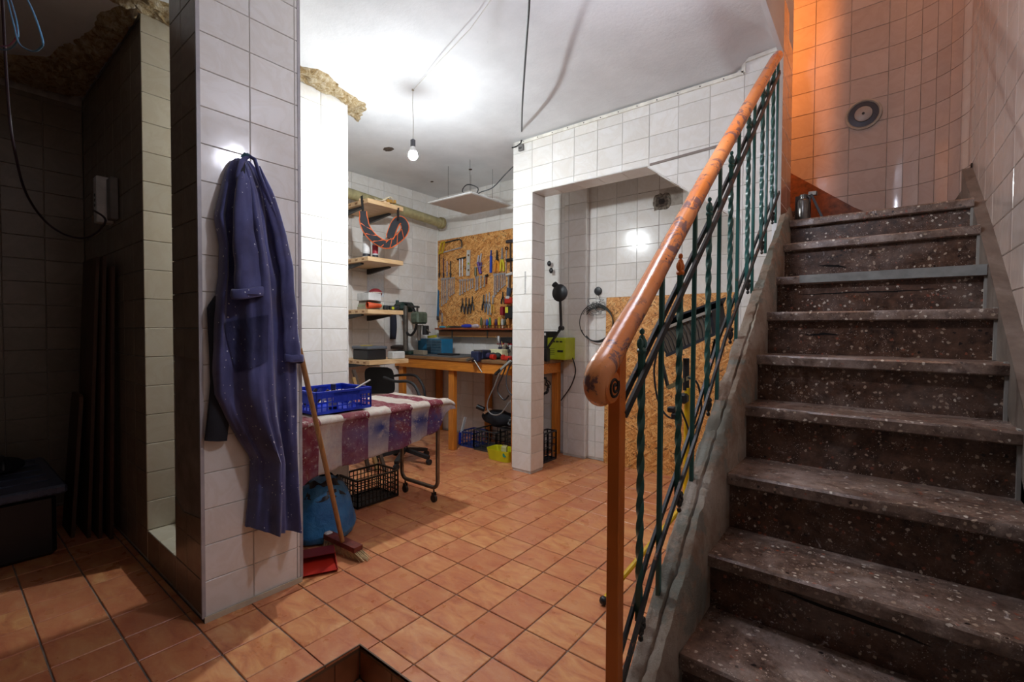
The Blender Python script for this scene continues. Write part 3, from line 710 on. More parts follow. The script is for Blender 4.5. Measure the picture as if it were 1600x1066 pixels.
for i, y in enumerate(TWY):
    z1 = zl(MID,y)+0.055; z0 = zl(LOW,y)-0.045; n_ = 44
    mb = MB(); sq = [(-1,-1),(1,-1),(1,1),(-1,1)]; rs = []
    for k in range(n_+1):
        q = k/n_; z = z0+(z1-z0)*q; tw = 0 if q < 0.12 else (min(1,(q-0.12)/0.72))*PI*4.5
        rs.append([mb._v((RX+0.0075*(a*math.cos(tw)-b*math.sin(tw)), y+0.0075*(a*math.sin(tw)+b*math.cos(tw)), z)) for a, b in sq])
    for a, b in zip(rs, rs[1:]):
        for k in range(4): mb.face((a[k], a[(k+1)%4], b[(k+1)%4], b[k]))
    mb.face(rs[0][::-1]); mb.face(rs[-1])
    o = mb.build('twisted_baluster', M['green_iron'], rl, ang=0.5)
    mb = MB(); leaf(mb, V(RX,y,z1), 0.03); f_ = mb.build('finial', M['green_iron'] if i != 1 else M['orange_iron'], o)
    mb = MB(); leaf(mb, V(RX+0.006,y,z0), 0.03, -1); mb.build('finial', M['dark_iron'], o)

# ================================================================== OVERALL ON THE PILLAR
YR = lambda px, py, x=-2.10: at(px, py, 'X', x)
rb = thing('work_coat', 'long navy work coat splashed with white paint, hanging on the tiled pillar', 'coat', YR(384,243,-2.17))
XW = -2.194
rows = [(240,381,388,.012),(246,372,403,.035),(262,364,414,.05),(300,354,430,.075),(335,346,439,.085),(380,354,442,.095),(430,352,452,.11),(470,346,459,.12),(520,343,464,.125),(580,342,466,.13),(620,345,467,.13),(655,362,467,.125),(690,382,468,.12),(720,402,468,.115),(760,402,469,.11),(800,399,471,.11),(831,396,473,.115)]
RR = []
for py, a, b, dp in rows:
    A, B = YR(a,py), YR(b,py); RR.append(((A.z+B.z)/2, A.y, B.y, dp, B.z-A.z))
def robe_row(v):
    f = v*(len(RR)-1); i = min(int(f), len(RR)-2); k = f-i; k2 = k
    return [RR[i][j]*(1-k2)+RR[i+1][j]*k2 for j in range(5)]
def robe_pt(u, v):
    z, y0, y1, dp, dz = robe_row(v); ym = (y0+y1)/2; hw = (y1-y0)/2; a = u*2*PI
    s_, c_ = math.sin(a), math.cos(a)        # c_ across, s_>0 front
    y = ym-hw*c_
    x = XW+dp*(0.28+0.72*abs(s_)**0.75) if s_ > 0 else XW+dp*0.18*(1-abs(s_)**0.5)
    if s_ > 0:
        q = (y-ym)/max(hw, 0.01); conv = 0.25+0.75*min(1, v*3)
        fold = (0.042*math.sin(q*5.2+0.9+v*2.2)+0.014*math.sin(q*12.5+2.0-v*3.5)+0.007*math.sin(q*23+v*9))*conv*(0.6+0.4*abs(s_))
        fold += 0.010*noise.noise(Vector((q*2.5, v*7, 3)))+0.004*noise.noise(Vector((q*9, v*18, 3)))
        x += fold*min(1, dp/0.09)
        # sharp crease running down the front
        cr = abs(q-(0.18+0.10*math.sin(v*4))); x += 0.020*math.exp(-(cr/0.09)**2)*min(1,v*2)
    zz = z + dz*0.5*(y-ym)/max(hw,0.01) + 0.004*math.sin(a*3)*v
    return Vector((max(x, XW), y, zz))
mb = MB(); mb.grid(lambda u, v: robe_pt(u, v), 96, 110, closeu=True)
o = mb.build('coat_body', M['robe'], rb, ang=2.0)
def sleeve(name, pts, ra, rb_, mat, flat=0.75, seed=0):
    mb = MB(); n_ = 40; pts = [Vector(p) for p in pts]
    def pos(t_):
        f = t_*(len(pts)-1); i = min(int(f), len(pts)-2); k = f-i; return pts[i].lerp(pts[i+1], k)
    def fn(u, v):
        a = 2*PI*u; c = pos(v); r_ = (ra+(rb_-ra)*v)*min(1, 0.25+v*6); r_ += 0.004*math.sin(3*a+seed)+0.006*noise.noise(Vector((math.cos(a)*1.5, v*5, seed)))+0.003*math.sin(v*26+3*math.cos(a))*v
        return c+V(math.sin(a)*r_*flat, math.cos(a)*r_, 0.006*math.sin(a))
    mb.grid(fn, 40, n_, closeu=True); return mb.build(name, mat, rb, ang=2.0)
def cuff(c, r_, h, flat, tilt=0.0):
    mb = MB(); prof = [(1.0,-h/2),(1.10,-h/2),(1.16,-h*0.2),(1.14,h*0.35),(1.04,h/2),(0.96,h/2-0.004),(0.93,-h/2+0.004)]
    def fn(u, v):
        a = 2*PI*u; f = v*(len(prof)-1); i = min(int(f), len(prof)-2); k = f-i; R_ = prof[i][0]*(1-k)+prof[i+1][0]*k; z = prof[i][1]*(1-k)+prof[i+1][1]*k
        w_ = 1+0.05*math.sin(3*a)+0.05*noise.noise(Vector((math.cos(a)*2, math.sin(a)*2, c.z)))
        return c+V(math.sin(a)*r_*flat*R_*w_, math.cos(a)*r_*R_*w_, z+tilt*math.cos(a)+0.004*math.sin(2*a))
    mb.grid(fn, 40, 13, closeu=True); return mb
SL = [YR(380,262,-2.12), YR(378,300,-2.10), YR(380,350,-2.085), YR(384,410,-2.075), YR(388,458,-2.073)]
s1 = sleeve('sleeve', SL, 0.020, 0.058, M['robe'], 0.72, 1)
c1 = YR(388,458,-2.073); cuff(c1, 0.060, 0.042, 0.72, 0.008).build('cuff', M['robe'], s1, ang=2.0)
MB().lathe([(0.0538,0),(0.02,0.0005)], c1+V(0,0,-0.008), 24).build('sleeve_opening', M['dark_cloth'], s1)
SR = [YR(405,262,-2.13), YR(422,310,-2.11), YR(440,370,-2.10), YR(449,420,-2.09), YR(452,470,-2.085), YR(456,520,-2.08), YR(459,560,-2.077)]
s2 = sleeve('sleeve', SR, 0.022, 0.034, M['robe'], 0.7, 4)
c2 = YR(459,560,-2.077); cuff(c2, 0.037, 0.035, 0.75, -0.006).build('cuff', M['robe'], s2, ang=2.0)
MB().lathe([(0.033,0),(0.01,0.0005)], c2+V(0,0,-0.006), 20).build('sleeve_opening', M['dark_cloth'], s2)
# collar gathered over the hook
mb = MB(); mb.tube([YR(376,300,-2.12), YR(372,275,-2.11), YR(378,252,-2.12), YR(388,243,-2.13), YR(398,249,-2.12), YR(406,275,-2.11), YR(420,310,-2.10), YR(434,345,-2.095)], [0.010,0.011,0.011,0.012,0.011,0.011,0.010,0.008], 10, flat=0.6)
mb.build('collar', M['robe'], rb, ang=1.5)
mb = MB(); mb.tube([YR(381,250,-2.125), YR(379,268,-2.11), YR(377,290,-2.105)], [0.006,0.010,0.006], 10, flat=0.5); mb.build('lining', M['dark_cloth'], rb)
mb = MB(); mb.tube([YR(378,246,-2.13), YR(383,241,-2.125), YR(389,243,-2.125)], [0.007,0.008,0.006], 8); tag(mb.build('hanging_loop', M['teal_cloth'], rb), 'teal hanging loop at the collar')
# pocket
def front_x(y, z):
    best = XW
    # sample robe surface
    lo, hi = 0, 1
    for _ in range(22):
        m = (lo+hi)/2
        if robe_row(m)[0] > z: lo = m
        else: hi = m
    v = (lo+hi)/2; zr, y0, y1, dp, dz = robe_row(v); c_ = max(-0.98, min(0.98, -(y-(y0+y1)/2)/((y1-y0)/2)))
    return robe_pt(math.acos(c_)/(2*PI), v).x
PK = [YR(352,505), YR(408,492), YR(408,563), YR(371,582)]
mb = MB()
def pk(u, v):
    p = PK[0].lerp(PK[1], u).lerp(PK[3].lerp(PK[2], u), v); return Vector((front_x(p.y, p.z)+0.005, p.y, p.z))
mb.grid(pk, 16, 16); bmesh.ops.solidify(mb.bm, geom=mb.bm.faces[:], thickness=0.003); mb.build('pocket', M['robe'], rb, ang=1.5)
hk = thing('wall_hook', 'small metal hook on the pillar holding the navy coat', 'hook', V(-2.194, YR(384,246,-2.17).y, YR(384,250,-2.17).z))
q = YR(385,247,-2.17); MB().tube([(-2.2,q.y,q.z+0.01),(-2.17,q.y,q.z),(-2.155,q.y,q.z+0.004),(-2.150,q.y,q.z+0.016)], 0.004, 8).build('hook', plain((120,118,116), 0.3, 0.9), hk)
# dark garment behind
mb = MB(); 
DG = [(462,338,350),(480,326,352),(520,327,356),(560,330,362),(600,331,364),(650,326,362),(690,322,358)]
DGw = [(YR(a,py,-2.16), YR(b,py,-2.16)) for py, a, b in DG]
def dgf(u, v):
    f = v*(len(DGw)-1); i = min(int(f), len(DGw)-2); k = f-i; A = DGw[i][0].lerp(DGw[i+1][0], k); B = DGw[i][1].lerp(DGw[i+1][1], k)
    a = 2*PI*u; m = (A+B)/2; hw = (B-A)/2; p = m-hw*math.cos(a); p.x = -2.178+0.016*math.sin(a)+0.003*math.sin(v*14+3*math.cos(a)); return p
mb.grid(dgf, 24, 30, closeu=True); o = mb.build('dark_garment', M['dark_cloth'], ang=1.5); tag(o, 'black garment hanging on the pillar behind the navy coat', 'garment')

# ================================================================== TABLE WITH CLOTH
tb = thing('work_table', 'low wheeled table with bent tube legs under a paint-stained cloth', 'table', (-2.62,1.75,0))
MB().box((-2.90,1.19,0.725),(-2.345,2.27,0.745),0.003).build('tabletop', plain((150,140,128), 0.6), tb)
M['tube'] = plain((128,116,104), 0.28, 0.8, 0.25, 10, 'dull_steel_tube')
for y in (1.235, 2.235):
    x0, x1 = -2.84, -2.44; z = 0.105; r = 0.055; pts = [V(x0,y,0.72), V(x0,y,z+r)]
    pts += [V(x0+r-r*math.cos(a), y, z+r-r*math.sin(a)) for a in [PI/2*k/6 for k in range(1,7)]]
    pts += [V(x1-r+r*math.sin(a), y, z+r-r*math.cos(a)) for a in [PI/2*k/6 for k in range(0,7)]]+[V(x1,y,0.72)]
    lg = MB().tube(pts, 0.0145, 12).build('leg_frame', M['tube'], tb)
    for x in (x0+0.04, x1-0.04):
        mb = MB(); mb.cyl((x,y,0.092),(x,y,0.062),0.006,n=8); mb.box((x-0.012,y-0.013,0.045),(x+0.012,y-0.010,0.072)); mb.box((x-0.012,y+0.010,0.045),(x+0.012,y+0.013,0.072))
        mb.cyl((x,y-0.009,0.027),(x,y+0.009,0.027),0.027,n=18); mb.build('caster', plain((34,30,28), 0.5), lg)
# cloth
t = NT('striped_paint_stained_cloth'); geo = t.add('ShaderNodeNewGeometry'); sx = t.add('ShaderNodeSeparateXYZ'); t.t.links.new(geo.outputs['Position'], sx.inputs[0])
v = t.coord(); 
warp = t.math('MULTIPLY', t.math('SUBTRACT', t.noise(v, 3, 2), 0.5), 0.03); yy = t.math('ADD', sx.outputs[1], warp)
def st_(y): return max(0, min(1, (y-1.1)/1.3))
S_ = [(1.10,1),(1.285,0),(1.42,1),(1.59,0),(1.738,1),(1.90,0),(2.05,1),(2.17,0),(2.25,0)]
BUR, CRM = lin((146,58,74)), lin((236,226,214))
yn = t.step(yy, 1.1, 2.4)
c = t.ramp(yn, [(0.0,BUR)]+[(st_(y), BUR if k else CRM) for y, k in S_[1:]], 'CONSTANT')
n = t.noise(v, 9, 7, 0.7, 0.5)
c = t.mix(t.math('MULTIPLY', t.step(n, 0.46, 0.66), 0.55), c, lin((206,160,150)))
c = t.mix(t.math('MULTIPLY', t.step(t.noise(v, 22, 8, 0.75), 0.56, 0.62), 0.7), c, lin((220,208,198)))
zf = t.step(sx.outputs[2], 0.74, 0.66)
blue = t.math('MULTIPLY', t.step(t.noise(v, 4.2, 5, 0.65, 0.3), 0.33, 0.47), t.math('MULTIPLY', zf, t.step(sx.outputs[2], 0.50, 0.64)))
blue = t.math('MULTIPLY', blue, t.step(sx.outputs[1], 1.40, 1.68))
c = t.mix(t.math('MULTIPLY', blue, 0.95), c, lin((50,74,158)))
c = t.mix(t.math('MULTIPLY', t.math('MULTIPLY', t.step(t.noise(v, 6, 5, 0.65), 0.40, 0.6), zf), 0.3), c, lin((150,150,186)))
c = splat(t, v, c, 30, 0.18, (222,214,206), 0.35, 2.0); c = splat(t, v, c, 75, 0.2, (226,220,214), 0.30, 5.0)
t.bump(t.noise(v, 12, 6, 0.6), 0.7, 0.012)
M['cloth'] = t.fin(c, 0.8)
HEM = [(1.10,0.40),(1.197,0.428),(1.285,0.452),(1.436,0.475),(1.589,0.480),(1.739,0.487),(1.886,0.508),(1.938,0.518),(2.091,0.535),(2.14,0.56),(2.20,0.66),(2.262,0.70),(2.285,0.71)]
def hem(y):
    for a, b in zip(HEM, HEM[1:]):
        if y <= b[0] or b is HEM[-1]: return a[1]+(b[1]-a[1])*(y-a[0])/(b[0]-a[0])
TX = -2.325
def cl(u, v):
    y = 1.13+(2.285-1.13)*v; h = hem(y)
    L1 = 0.60
    if u < L1:
        k = u/L1; x = -2.92+(TX-0.018+2.92)*k
        z = 0.750+0.004*noise.noise(Vector((x*6,y*6,1)))+0.003*noise.noise(Vector((x*20,y*18,4)))+0.012*math.exp(-((x-TX+0.05)/0.035)**2)
        z += 0.006*max(0, math.sin(y*9+x*14))*k
    elif u < 0.70:
        a = (u-L1)/0.10*PI/2*1.15; x = TX-0.018+0.030*math.sin(a); z = 0.762-0.018*(1-math.cos(a))-0.012*(u-L1)/0.1
    else:
        k = (u-0.70)/0.30; x0 = TX+0.009; z0 = 0.738; z = z0+(h-z0)*k
        x = x0-0.012*min(1,k*6)+(0.014*math.sin(y*17+1.2)+0.008*math.sin(y*39))*k+0.006*noise.noise(Vector((y*8,z*8,2)))
    if y > 2.24: z -= (y-2.24)*0.55; 
    return Vector((x, y + (0.01*noise.noise(Vector((u*8,v*3,1))) if 0.02<v<0.98 else 0), z))
mb = MB(); mb.grid(cl, 76, 130); bmesh.ops.solidify(mb.bm, geom=mb.bm.faces[:], thickness=-0.0025)
o = mb.build('tablecloth', M['cloth'], ang=1.6, fixn=False); tag(o, 'burgundy and cream striped cloth stained blue, draped over the wheeled table', 'tablecloth')
# hanging left end of the cloth
mb = MB()
def cl2(u, v):
    x = -2.33-0.30*u; z = 0.735-(0.30-0.03*u)*v; y = 1.13-0.012*math.sin(v*PI)+0.008*math.sin(x*30)*v
    return Vector((x, y, z))

# blue crate on the table
def crate(name, label, cat, c, d, mat, rot=0, group=None, wall_t=0.004, rows_=4, cols=(9,6), solid_band=0.0, top_holes=False):
    """slatted plastic crate: corner posts, rims, horizontal slats and uprights on each side"""
    root = thing(name, label, cat, c, group); root.rotation_euler = (0,0,rot)
    W_, D_, H_ = d
    sides = [((-W_/2,-D_/2),(W_/2,-D_/2),cols[0]),((W_/2,-D_/2),(W_/2,D_/2),cols[1]),((W_/2,D_/2),(-W_/2,D_/2),cols[0]),((-W_/2,D_/2),(-W_/2,-D_/2),cols[1])]
    off = Vector(c)
    for (a, b, n_) in sides:
        mb = MB(); A = off+V(a[0],a[1],0); B = off+V(b[0],b[1],0)
        t_ = (B-A).normalized()
        mb.bar(A+V(0,0,H_-0.006), B+V(0,0,H_-0.006), 0.014, 0.012); mb.bar(A+V(0,0,0.008), B+V(0,0,0.008), wall_t*1.5, 0.016)
        for r_ in range(1, rows_): 
            z = 0.012+(H_-0.02)*r_/rows_; mb.bar(A+V(0,0,z), B+V(0,0,z), wall_t, 0.006)
        for k in range(n_+1):
            p = A.lerp(B, k/n_); mb.bar(p+V(0,0,0.005), p+V(0,0,H_-0.006), wall_t, 0.007 if 0 < k < n_ else 0.014)
        if solid_band:
            L = (B-A).length; s0, s1 = (0.30, 0.78); p0, p1 = A.lerp(B, s0), A.lerp(B, s1)
            mb.bar(p0+V(0,0,H_*0.70), p1+V(0,0,H_*0.70), wall_t*1.2, H_*0.5); mb.bar(A+V(0,0,H_*0.86), B+V(0,0,H_*0.86), wall_t*1.2, H_*0.22)
        mb.build('side', mat, root)
    mb = MB(); mb.box(off+V(-W_/2,-D_/2,0.001), off+V(W_/2,D_/2,0.005)); mb.build('bottom', mat, root)
    return root
def mkrot(o, rot): o.rotation_euler = (0,0,rot)
M['blue_plastic'] = plain((18,52,178), 0.35, 0, 0.15, 10, 'blue_plastic')
M['black_plastic'] = plain((30,31,34), 0.42, 0, 0.25, 10, 'black_plastic')
crate('blue_crate', 'blue plastic crate full of tools on the striped cloth', 'crate', (-2.545,1.475,0.768), (0.30,0.35,0.125), M['blue_plastic'], 0.03, solid_band=1, cols=(9,11))
def single(name, label, cat, mb, mat, group=None, **k):
    o = mb.build(name, mat, **k); return tag(o, label, cat, group)
# things inside the blue crate
bt = thing('glue_bottle', 'brown bottle with a dark blue cap standing in the blue crate', 'bottle', (-2.50,1.48,0.774))
MB().lathe([(0.026,0),(0.028,0.004),(0.028,0.075),(0.024,0.092),(0.012,0.108),(0.012,0.115)], (-2.50,1.47,0.775), 20).build('body', plain((66,48,38), 0.25), bt)
MB().lathe([(0.0145,0),(0.0145,0.026),(0.012,0.029)], (-2.50,1.47,0.889), 16).build('cap', plain((22,26,62), 0.4), bt)
MB().lathe([(0.0285,0),(0.0285,0.045)], (-2.50,1.47,0.79), 20).build('label', plain((206,196,170), 0.7), bt)
single('metal_ruler', 'pale flat metal bar sticking out of the blue crate', 'ruler', MB().bar((-2.52,1.46,0.80),(-2.47,1.70,0.925),0.018,0.005), plain((196,192,184), 0.35, 0.4))
single('paint_roller', 'white paint roller sleeve lying in the blue crate', 'paint roller', MB().cyl((-2.45,1.38,0.85),(-2.46,1.52,0.855),0.018,n=16), plain((226,220,208), 0.9, 0, 0.1, 60, bump=0.5))
single('blue_bracket', 'blue tool grip leaning in the blue crate near its left corner', 'tool', MB().bar((-2.50,1.34,0.79),(-2.51,1.40,0.895),0.02,0.012), plain((24,48,150), 0.4))
for i, (x, y, x2, y2, c, nm, lb) in enumerate(((-2.62,1.35,-2.60,1.42,(44,36,32),'paint_brush','dark paint brush in the blue crate, behind the broom handle'),(-2.55,1.36,-2.50,1.44,(96,66,40),'wooden_tool','brown wooden tool handle in the blue crate'),(-2.60,1.55,-2.55,1.61,(150,146,140),'putty_knife','grey putty knife in the far end of the blue crate'),(-2.47,1.55,-2.44,1.60,(204,200,192),'paper_box','small pale box in the far end of the blue crate'))):
    single(nm, lb, 'tool', MB().bar((x,y,0.785),(x2,y2,0.885-0.02*(i//2)),0.022,0.016), plain(c, 0.5))
# blue bag and black crate underneath
bg = thing('rubbish_bag', 'full blue plastic bag tied at the top under the wheeled table', 'bag', (-2.60,1.50,0))
mb = MB(); BC = V(-2.60,1.46,0)
def bag(u, v):
    a = 2*PI*u; prof = [(0.02,0.002),(0.150,0.006),(0.168,0.05),(0.158,0.12),(0.140,0.20),(0.125,0.27),(0.10,0.315),(0.055,0.345),(0.02,0.36)]
    f = v*(len(prof)-1); i = min(int(f), len(prof)-2); k = f-i; r_ = prof[i][0]*(1-k)+prof[i+1][0]*k; z = prof[i][1]*(1-k)+prof[i+1][1]*k
    w_ = 1+0.06*noise.noise(Vector((math.cos(a)*1.6, math.sin(a)*1.6, z*6)))+0.05*noise.noise(Vector((math.cos(a)*5, math.sin(a)*5, z*14)))+0.035*abs(noise.noise(Vector((a*3, z*30, 5))))
    return BC+V(math.cos(a)*r_*w_, math.sin(a)*r_*1.12*w_, z)
mb.grid(bag, 60, 44, closeu=True); t = NT('blue_film'); v = t.coord(); t.bump(t.noise(v, 26, 6, 0.7, 1.0), 0.8, 0.012); M['bag'] = t.fin(t.ramp(t.noise(v, 8, 4), [(0.3, lin((24,92,150))), (0.7, lin((62,140,196)))]), 0.3)
mb.build('bag_body', M['bag'], bg, ang=1.5)
mb = MB(); mb.grid(lambda u, v: BC+V(math.cos(2*PI*u)*(0.075+0.06*v)*(1+0.2*noise.noise(Vector((u*20,v*4,1)))), math.sin(2*PI*u)*(0.085+0.06*v), 0.345-0.09*v+0.01*math.sin(u*40)), 40, 6, closeu=True); mb.build('dark_lining', plain((30,26,34), 0.4), bg, ang=1.5)
crate('black_crate', 'black slatted crate under the wheeled table beside the blue bag', 'crate', (-2.90,1.98,0), (0.24,0.34,0.20), M['black_plastic'], 0.0, rows_=5, cols=(8,11))
# broom
br = thing('broom', 'old broom with wooden handle leaning against the pillar corner', 'broom', (-2.30,1.42,0))
H0 = at(535,846,'Z',0.085); H1 = at(468,545,'X',-2.16)
MB().tube([H0, H0.lerp(H1,0.5)+V(0,0,0.003), H1], 0.0125, 12).build('handle', M['handle_wood'], br)
HA, HB = at(512,836,'Z',0.075), at(560,858,'Z',0.065); hd = (HA+HB)/2
MB().bar(HA,HB,0.055,0.026).build('head', plain((112,50,40), 0.5, 0, 0.3, 30), br)
mb = MB(); A, B = HA+V(0,0,-0.01), HB+V(0,0,-0.012); side = (B-A).cross(Z_).normalized()
zb = 0
for i in range(26):
    for j in range(6):
        p = A.lerp(B, (i+0.5)/26)+side*(j-2.5)*0.009; q = p+V(R.uniform(-.008,.008)+0.02*((i/26)-0.4), R.uniform(-.006,.006)+0.03*((i/26)-0.3), 0); q += (B-A).normalized()*0.05*((i/26)-0.35)+V(0.012,0,0); q.z = 0.003+R.uniform(0,0.01)
        mb.tube([p, q], [0.0024, 0.0018], 4, caps=False)
o = mb.build('bristles', plain((196,172,130), 0.9, 0, 0.3, 40), br); o['kind'] = 'stuff'
mb = MB(); mb.box(HA+V(-0.01,-0.02,-0.03),HA+V(0.025,0.02,0.02),0.006); tag(mb.build('torn_wrap', plain((206,200,196), 0.6), br), 'torn whitish wrap on the broom head')
# dustpan
dp = thing('dustpan', 'red plastic dustpan lying on the floor at the foot of the pillar', 'dustpan', (-2.26,1.22,0))
M['red_plastic'] = plain((178,40,26), 0.35, 0, 0.12, 8, 'red_plastic')
c = [at(470,882,'Z',0), at(527,884,'Z',0), at(505,850,'Z',0), at(470,852,'Z',0)]
F0, F1, K1, K0 = V(-2.26,1.08,0), V(-2.155,1.285,0), V(-2.32,1.36,0), V(-2.42,1.16,0)
mb = MB(); h = 0.05
mb.prism([F0+V(0,0,.001),F1+V(0,0,.001),K1+V(0,0,.012),K0+V(0,0,.012)],(0,0,0.003)); mb.build('pan', M['red_plastic'], dp)
def wallp(A, B, ha, hb, nm):
    mb = MB(); n_ = (B-A).cross(Z_).normalized()*0.003
    P_ = [A, B, B+V(0,0,hb), A+V(0,0,ha)]; mb.prism(P_, n_); return mb.build(nm, M['red_plastic'], dp)
wallp(F1, K1, 0.012, 0.055, 'side_wall'); wallp(K0, F0, 0.055, 0.012, 'side_wall'); wallp(K1, K0, 0.055, 0.055, 'rear_wall')
mb = MB(); mb.prism([K0+V(0,0,.055),K1+V(0,0,.055),K1.lerp(F1,.42)+V(0,0,.045),K0.lerp(F0,.42)+V(0,0,.045)],(0,0,0.003)); tag(mb.build('hood', plain((110,30,34), 0.4), dp), 'darker red hood over the rear of the pan')
mb = MB(); mb.prism([F0+V(0,0,.001),F1+V(0,0,.001),F1+V(.02,-.006,.014),F0+V(.02,-.006,.014)],(0.002,0,0.002)); mb.build('lip', M['red_plastic'], dp)


# ================================================================== LAMP
t = NT('lit_bulb_glass'); t.b.inputs['Emission Color'].default_value = (0.90, 0.965, 1.0, 1); t.b.inputs['Emission Strength'].default_value = BULB_STRENGTH; M['lit'] = t.fin((1,1,1,1), 0.4)
HK = V(BULB.x, BULB.y, CZ-0.004)
lb = thing('hanging_bulb', 'lit bare bulb hanging on a thin cord from the ceiling', 'lamp', HK)
MB().lathe([(0.001,-0.036),(0.013,-0.033),(0.024,-0.024),(0.031,-0.008),(0.0305,0.001)][::1], BULB, 24).build('bulb', M['lit'], lb, ang=1.5)
t = NT('dim_bulb_glass'); t.b.inputs['Emission Color'].default_value = (0.90, 0.965, 1.0, 1); t.b.inputs['Emission Strength'].default_value = BULB_STRENGTH*0.16; M['lit_dim'] = t.fin((1,1,1,1), 0.4)
MB().lathe([(0.0303,0.001),(0.029,0.009),(0.026,0.018)], BULB, 24).build('bulb_neck', M['lit_dim'], lb, ang=1.5)
MB().lathe([(0.0262,0.018),(0.0275,0.020),(0.026,0.026),(0.022,0.036),(0.016,0.048),(0.014,0.056)], BULB, 24).build('bulb_base', plain((225,225,222), 0.5), lb)
MB().lathe([(0.015,0.054),(0.017,0.058),(0.017,0.098),(0.009,0.104),(0.003,0.108)], BULB, 20).build('bulb_holder', plain((92,94,98), 0.4, 0.3), lb)
mb = MB(); mb.tube([BULB+V(0,0,0.10), BULB+V(0.004,0,0.22), BULB+V(-0.004,0,0.34), HK], 0.0028, 6)
W1 = [HK, at(690,92,'Z',2.835), at(735,45,'Z',2.825), at(767,0,'Z',2.82), at(800,-70,'Z',2.84)]
mb2 = MB().tube([HK]+[W1[i].lerp(W1[i+1],k/5) for i in range(4) for k in range(1 if i==0 else 0,5)]+[W1[-1]], 0.0022, 6)
cr = mb.build('cord', plain((206,204,198), 0.5), lb); mb2.build('cord', plain((206,204,198), 0.5), lb)
MB().lathe([(0.002,-0.006),(0.008,-0.004),(0.008,0.004)], HK, 12).build('ceiling_hook', plain((150,140,120), 0.5), lb)

# ================================================================== WORKSHOP: SHELVES ON THE LEFT WALL
SHX0, SHX1, SHY0, SHY1 = -4.30, -3.75, 2.56, 2.97
SHZ = []
for i, (py, lb) in enumerate(((309,'topmost'),(400,'second from top'),(485,'third from top'),(564,'lowest'))):
    z = at(575, py, 'Y', SHY0).z if i != 2 else at(575, py-2, 'Y', SHY0).z
    if i == 3: z = at(590, 565, 'Y', SHY0).z
    SHZ.append(z)
    x1 = SHX1 + (0.02 if i == 3 else 0); y1 = SHY1 + (0.05 if i == 3 else 0)
    sh = thing('wall_shelf', 'pale pine shelf on black brackets, '+lb+' of the four on the left wall', 'shelf', (-4.0,2.76,z-0.045), 'pine shelves on the left wall')
    b_ = MB().box((SHX0,SHY0,z-0.042),(x1,y1,z),0.002).build('board', M['pine'], sh)
    for k in range(3): MB().box((x1-0.10-0.11*k,SHY0-0.0015,z-0.030),(x1-0.06-0.11*k,SHY0+0.002,z-0.014)).build('end_grain', plain((156,112,72), 0.6), b_)
    for y in (2.60, 2.92):
        mb = MB(); mb.prism([(SHX0,y,z-0.043),(x1-0.17,y,z-0.043),(x1-0.17,y,z-0.058),(SHX0+0.03,y,z-0.10),(SHX0,y,z-0.10)],(0,0.028,0)); mb.build('bracket', M['black_plastic'], sh)
z1, z2, z3, z4 = SHZ
def AY(px, py, y): return at(px, py, 'Y', y)
def canister(name, label, cat, x, y, z, r, h, body, cap, band=None, group=None):
    o = thing(name, label, cat, (x,y,z), group)
    MB().lathe([(r*0.96,0),(r,0.004),(r,h*0.80),(r*0.8,h*0.86),(r*0.4,h*0.88)], (x,y,z), 20).build('body', plain(body, 0.35), o)
    MB().lathe([(r*0.86,0),(r*0.9,0.003),(r*0.86,h*0.16),(r*0.8,h*0.17)], (x,y,z+h*0.84), 20).build('cap', plain(cap, 0.35), o)
    if band:
        MB().lathe([(r*1.012,0),(r*1.012,h*0.40)], (x,y,z+h*0.22), 20).build('label', plain(band, 0.5), o)
        MB().lathe([(r*1.015,0),(r*1.015,h*0.10)], (x,y,z+h*0.05), 20).build('label', plain((40,40,46), 0.5), o)
    return o
# on the second shelf
canister('spray_can', 'white and silver spray can at the front of the second shelf', 'can', -3.865,2.62,z2+0.001,0.034,0.245,(206,206,204),(64,64,68),(232,230,228))
canister('spray_can', 'slimmer spray can with blue and red label behind the silver one', 'can', -3.835,2.70,z2+0.001,0.028,0.20,(196,200,206),(24,26,40),(168,44,60))
canister('spray_can', 'dark capped can on the second shelf next to the wall', 'can', -3.99,2.72,z2+0.001,0.03,0.19,(150,150,150),(30,30,34))
# on the top shelf
o = thing('cord_heap', 'heap of cream cord and wooden offcuts on the topmost shelf', 'offcuts', (-3.86,2.80,z1))
MB().bar((-3.95,2.60,z1+0.016),(-3.80,2.84,z1+0.020),0.05,0.028).build('offcut', M['pine'], o)
mb = MB()
for k in range(3):
    mb.tube([V(-3.85+0.09*math.cos(a)*(1+0.1*k)+0.02*noise.noise(Vector((a,k,1))),2.78+0.06*math.sin(a)+0.02*k,z1+0.04+0.022*math.sin(a*2+k)) for a in [2*PI*i/24 for i in range(25)]], 0.004, 6)
mb.build('cord', plain((216,204,176), 0.7), o)
MB().bar((-3.80,2.80,z1+0.034),(-3.79,2.90,z1+0.040),0.04,0.03).build('offcut', plain((176,132,60), 0.6), o)
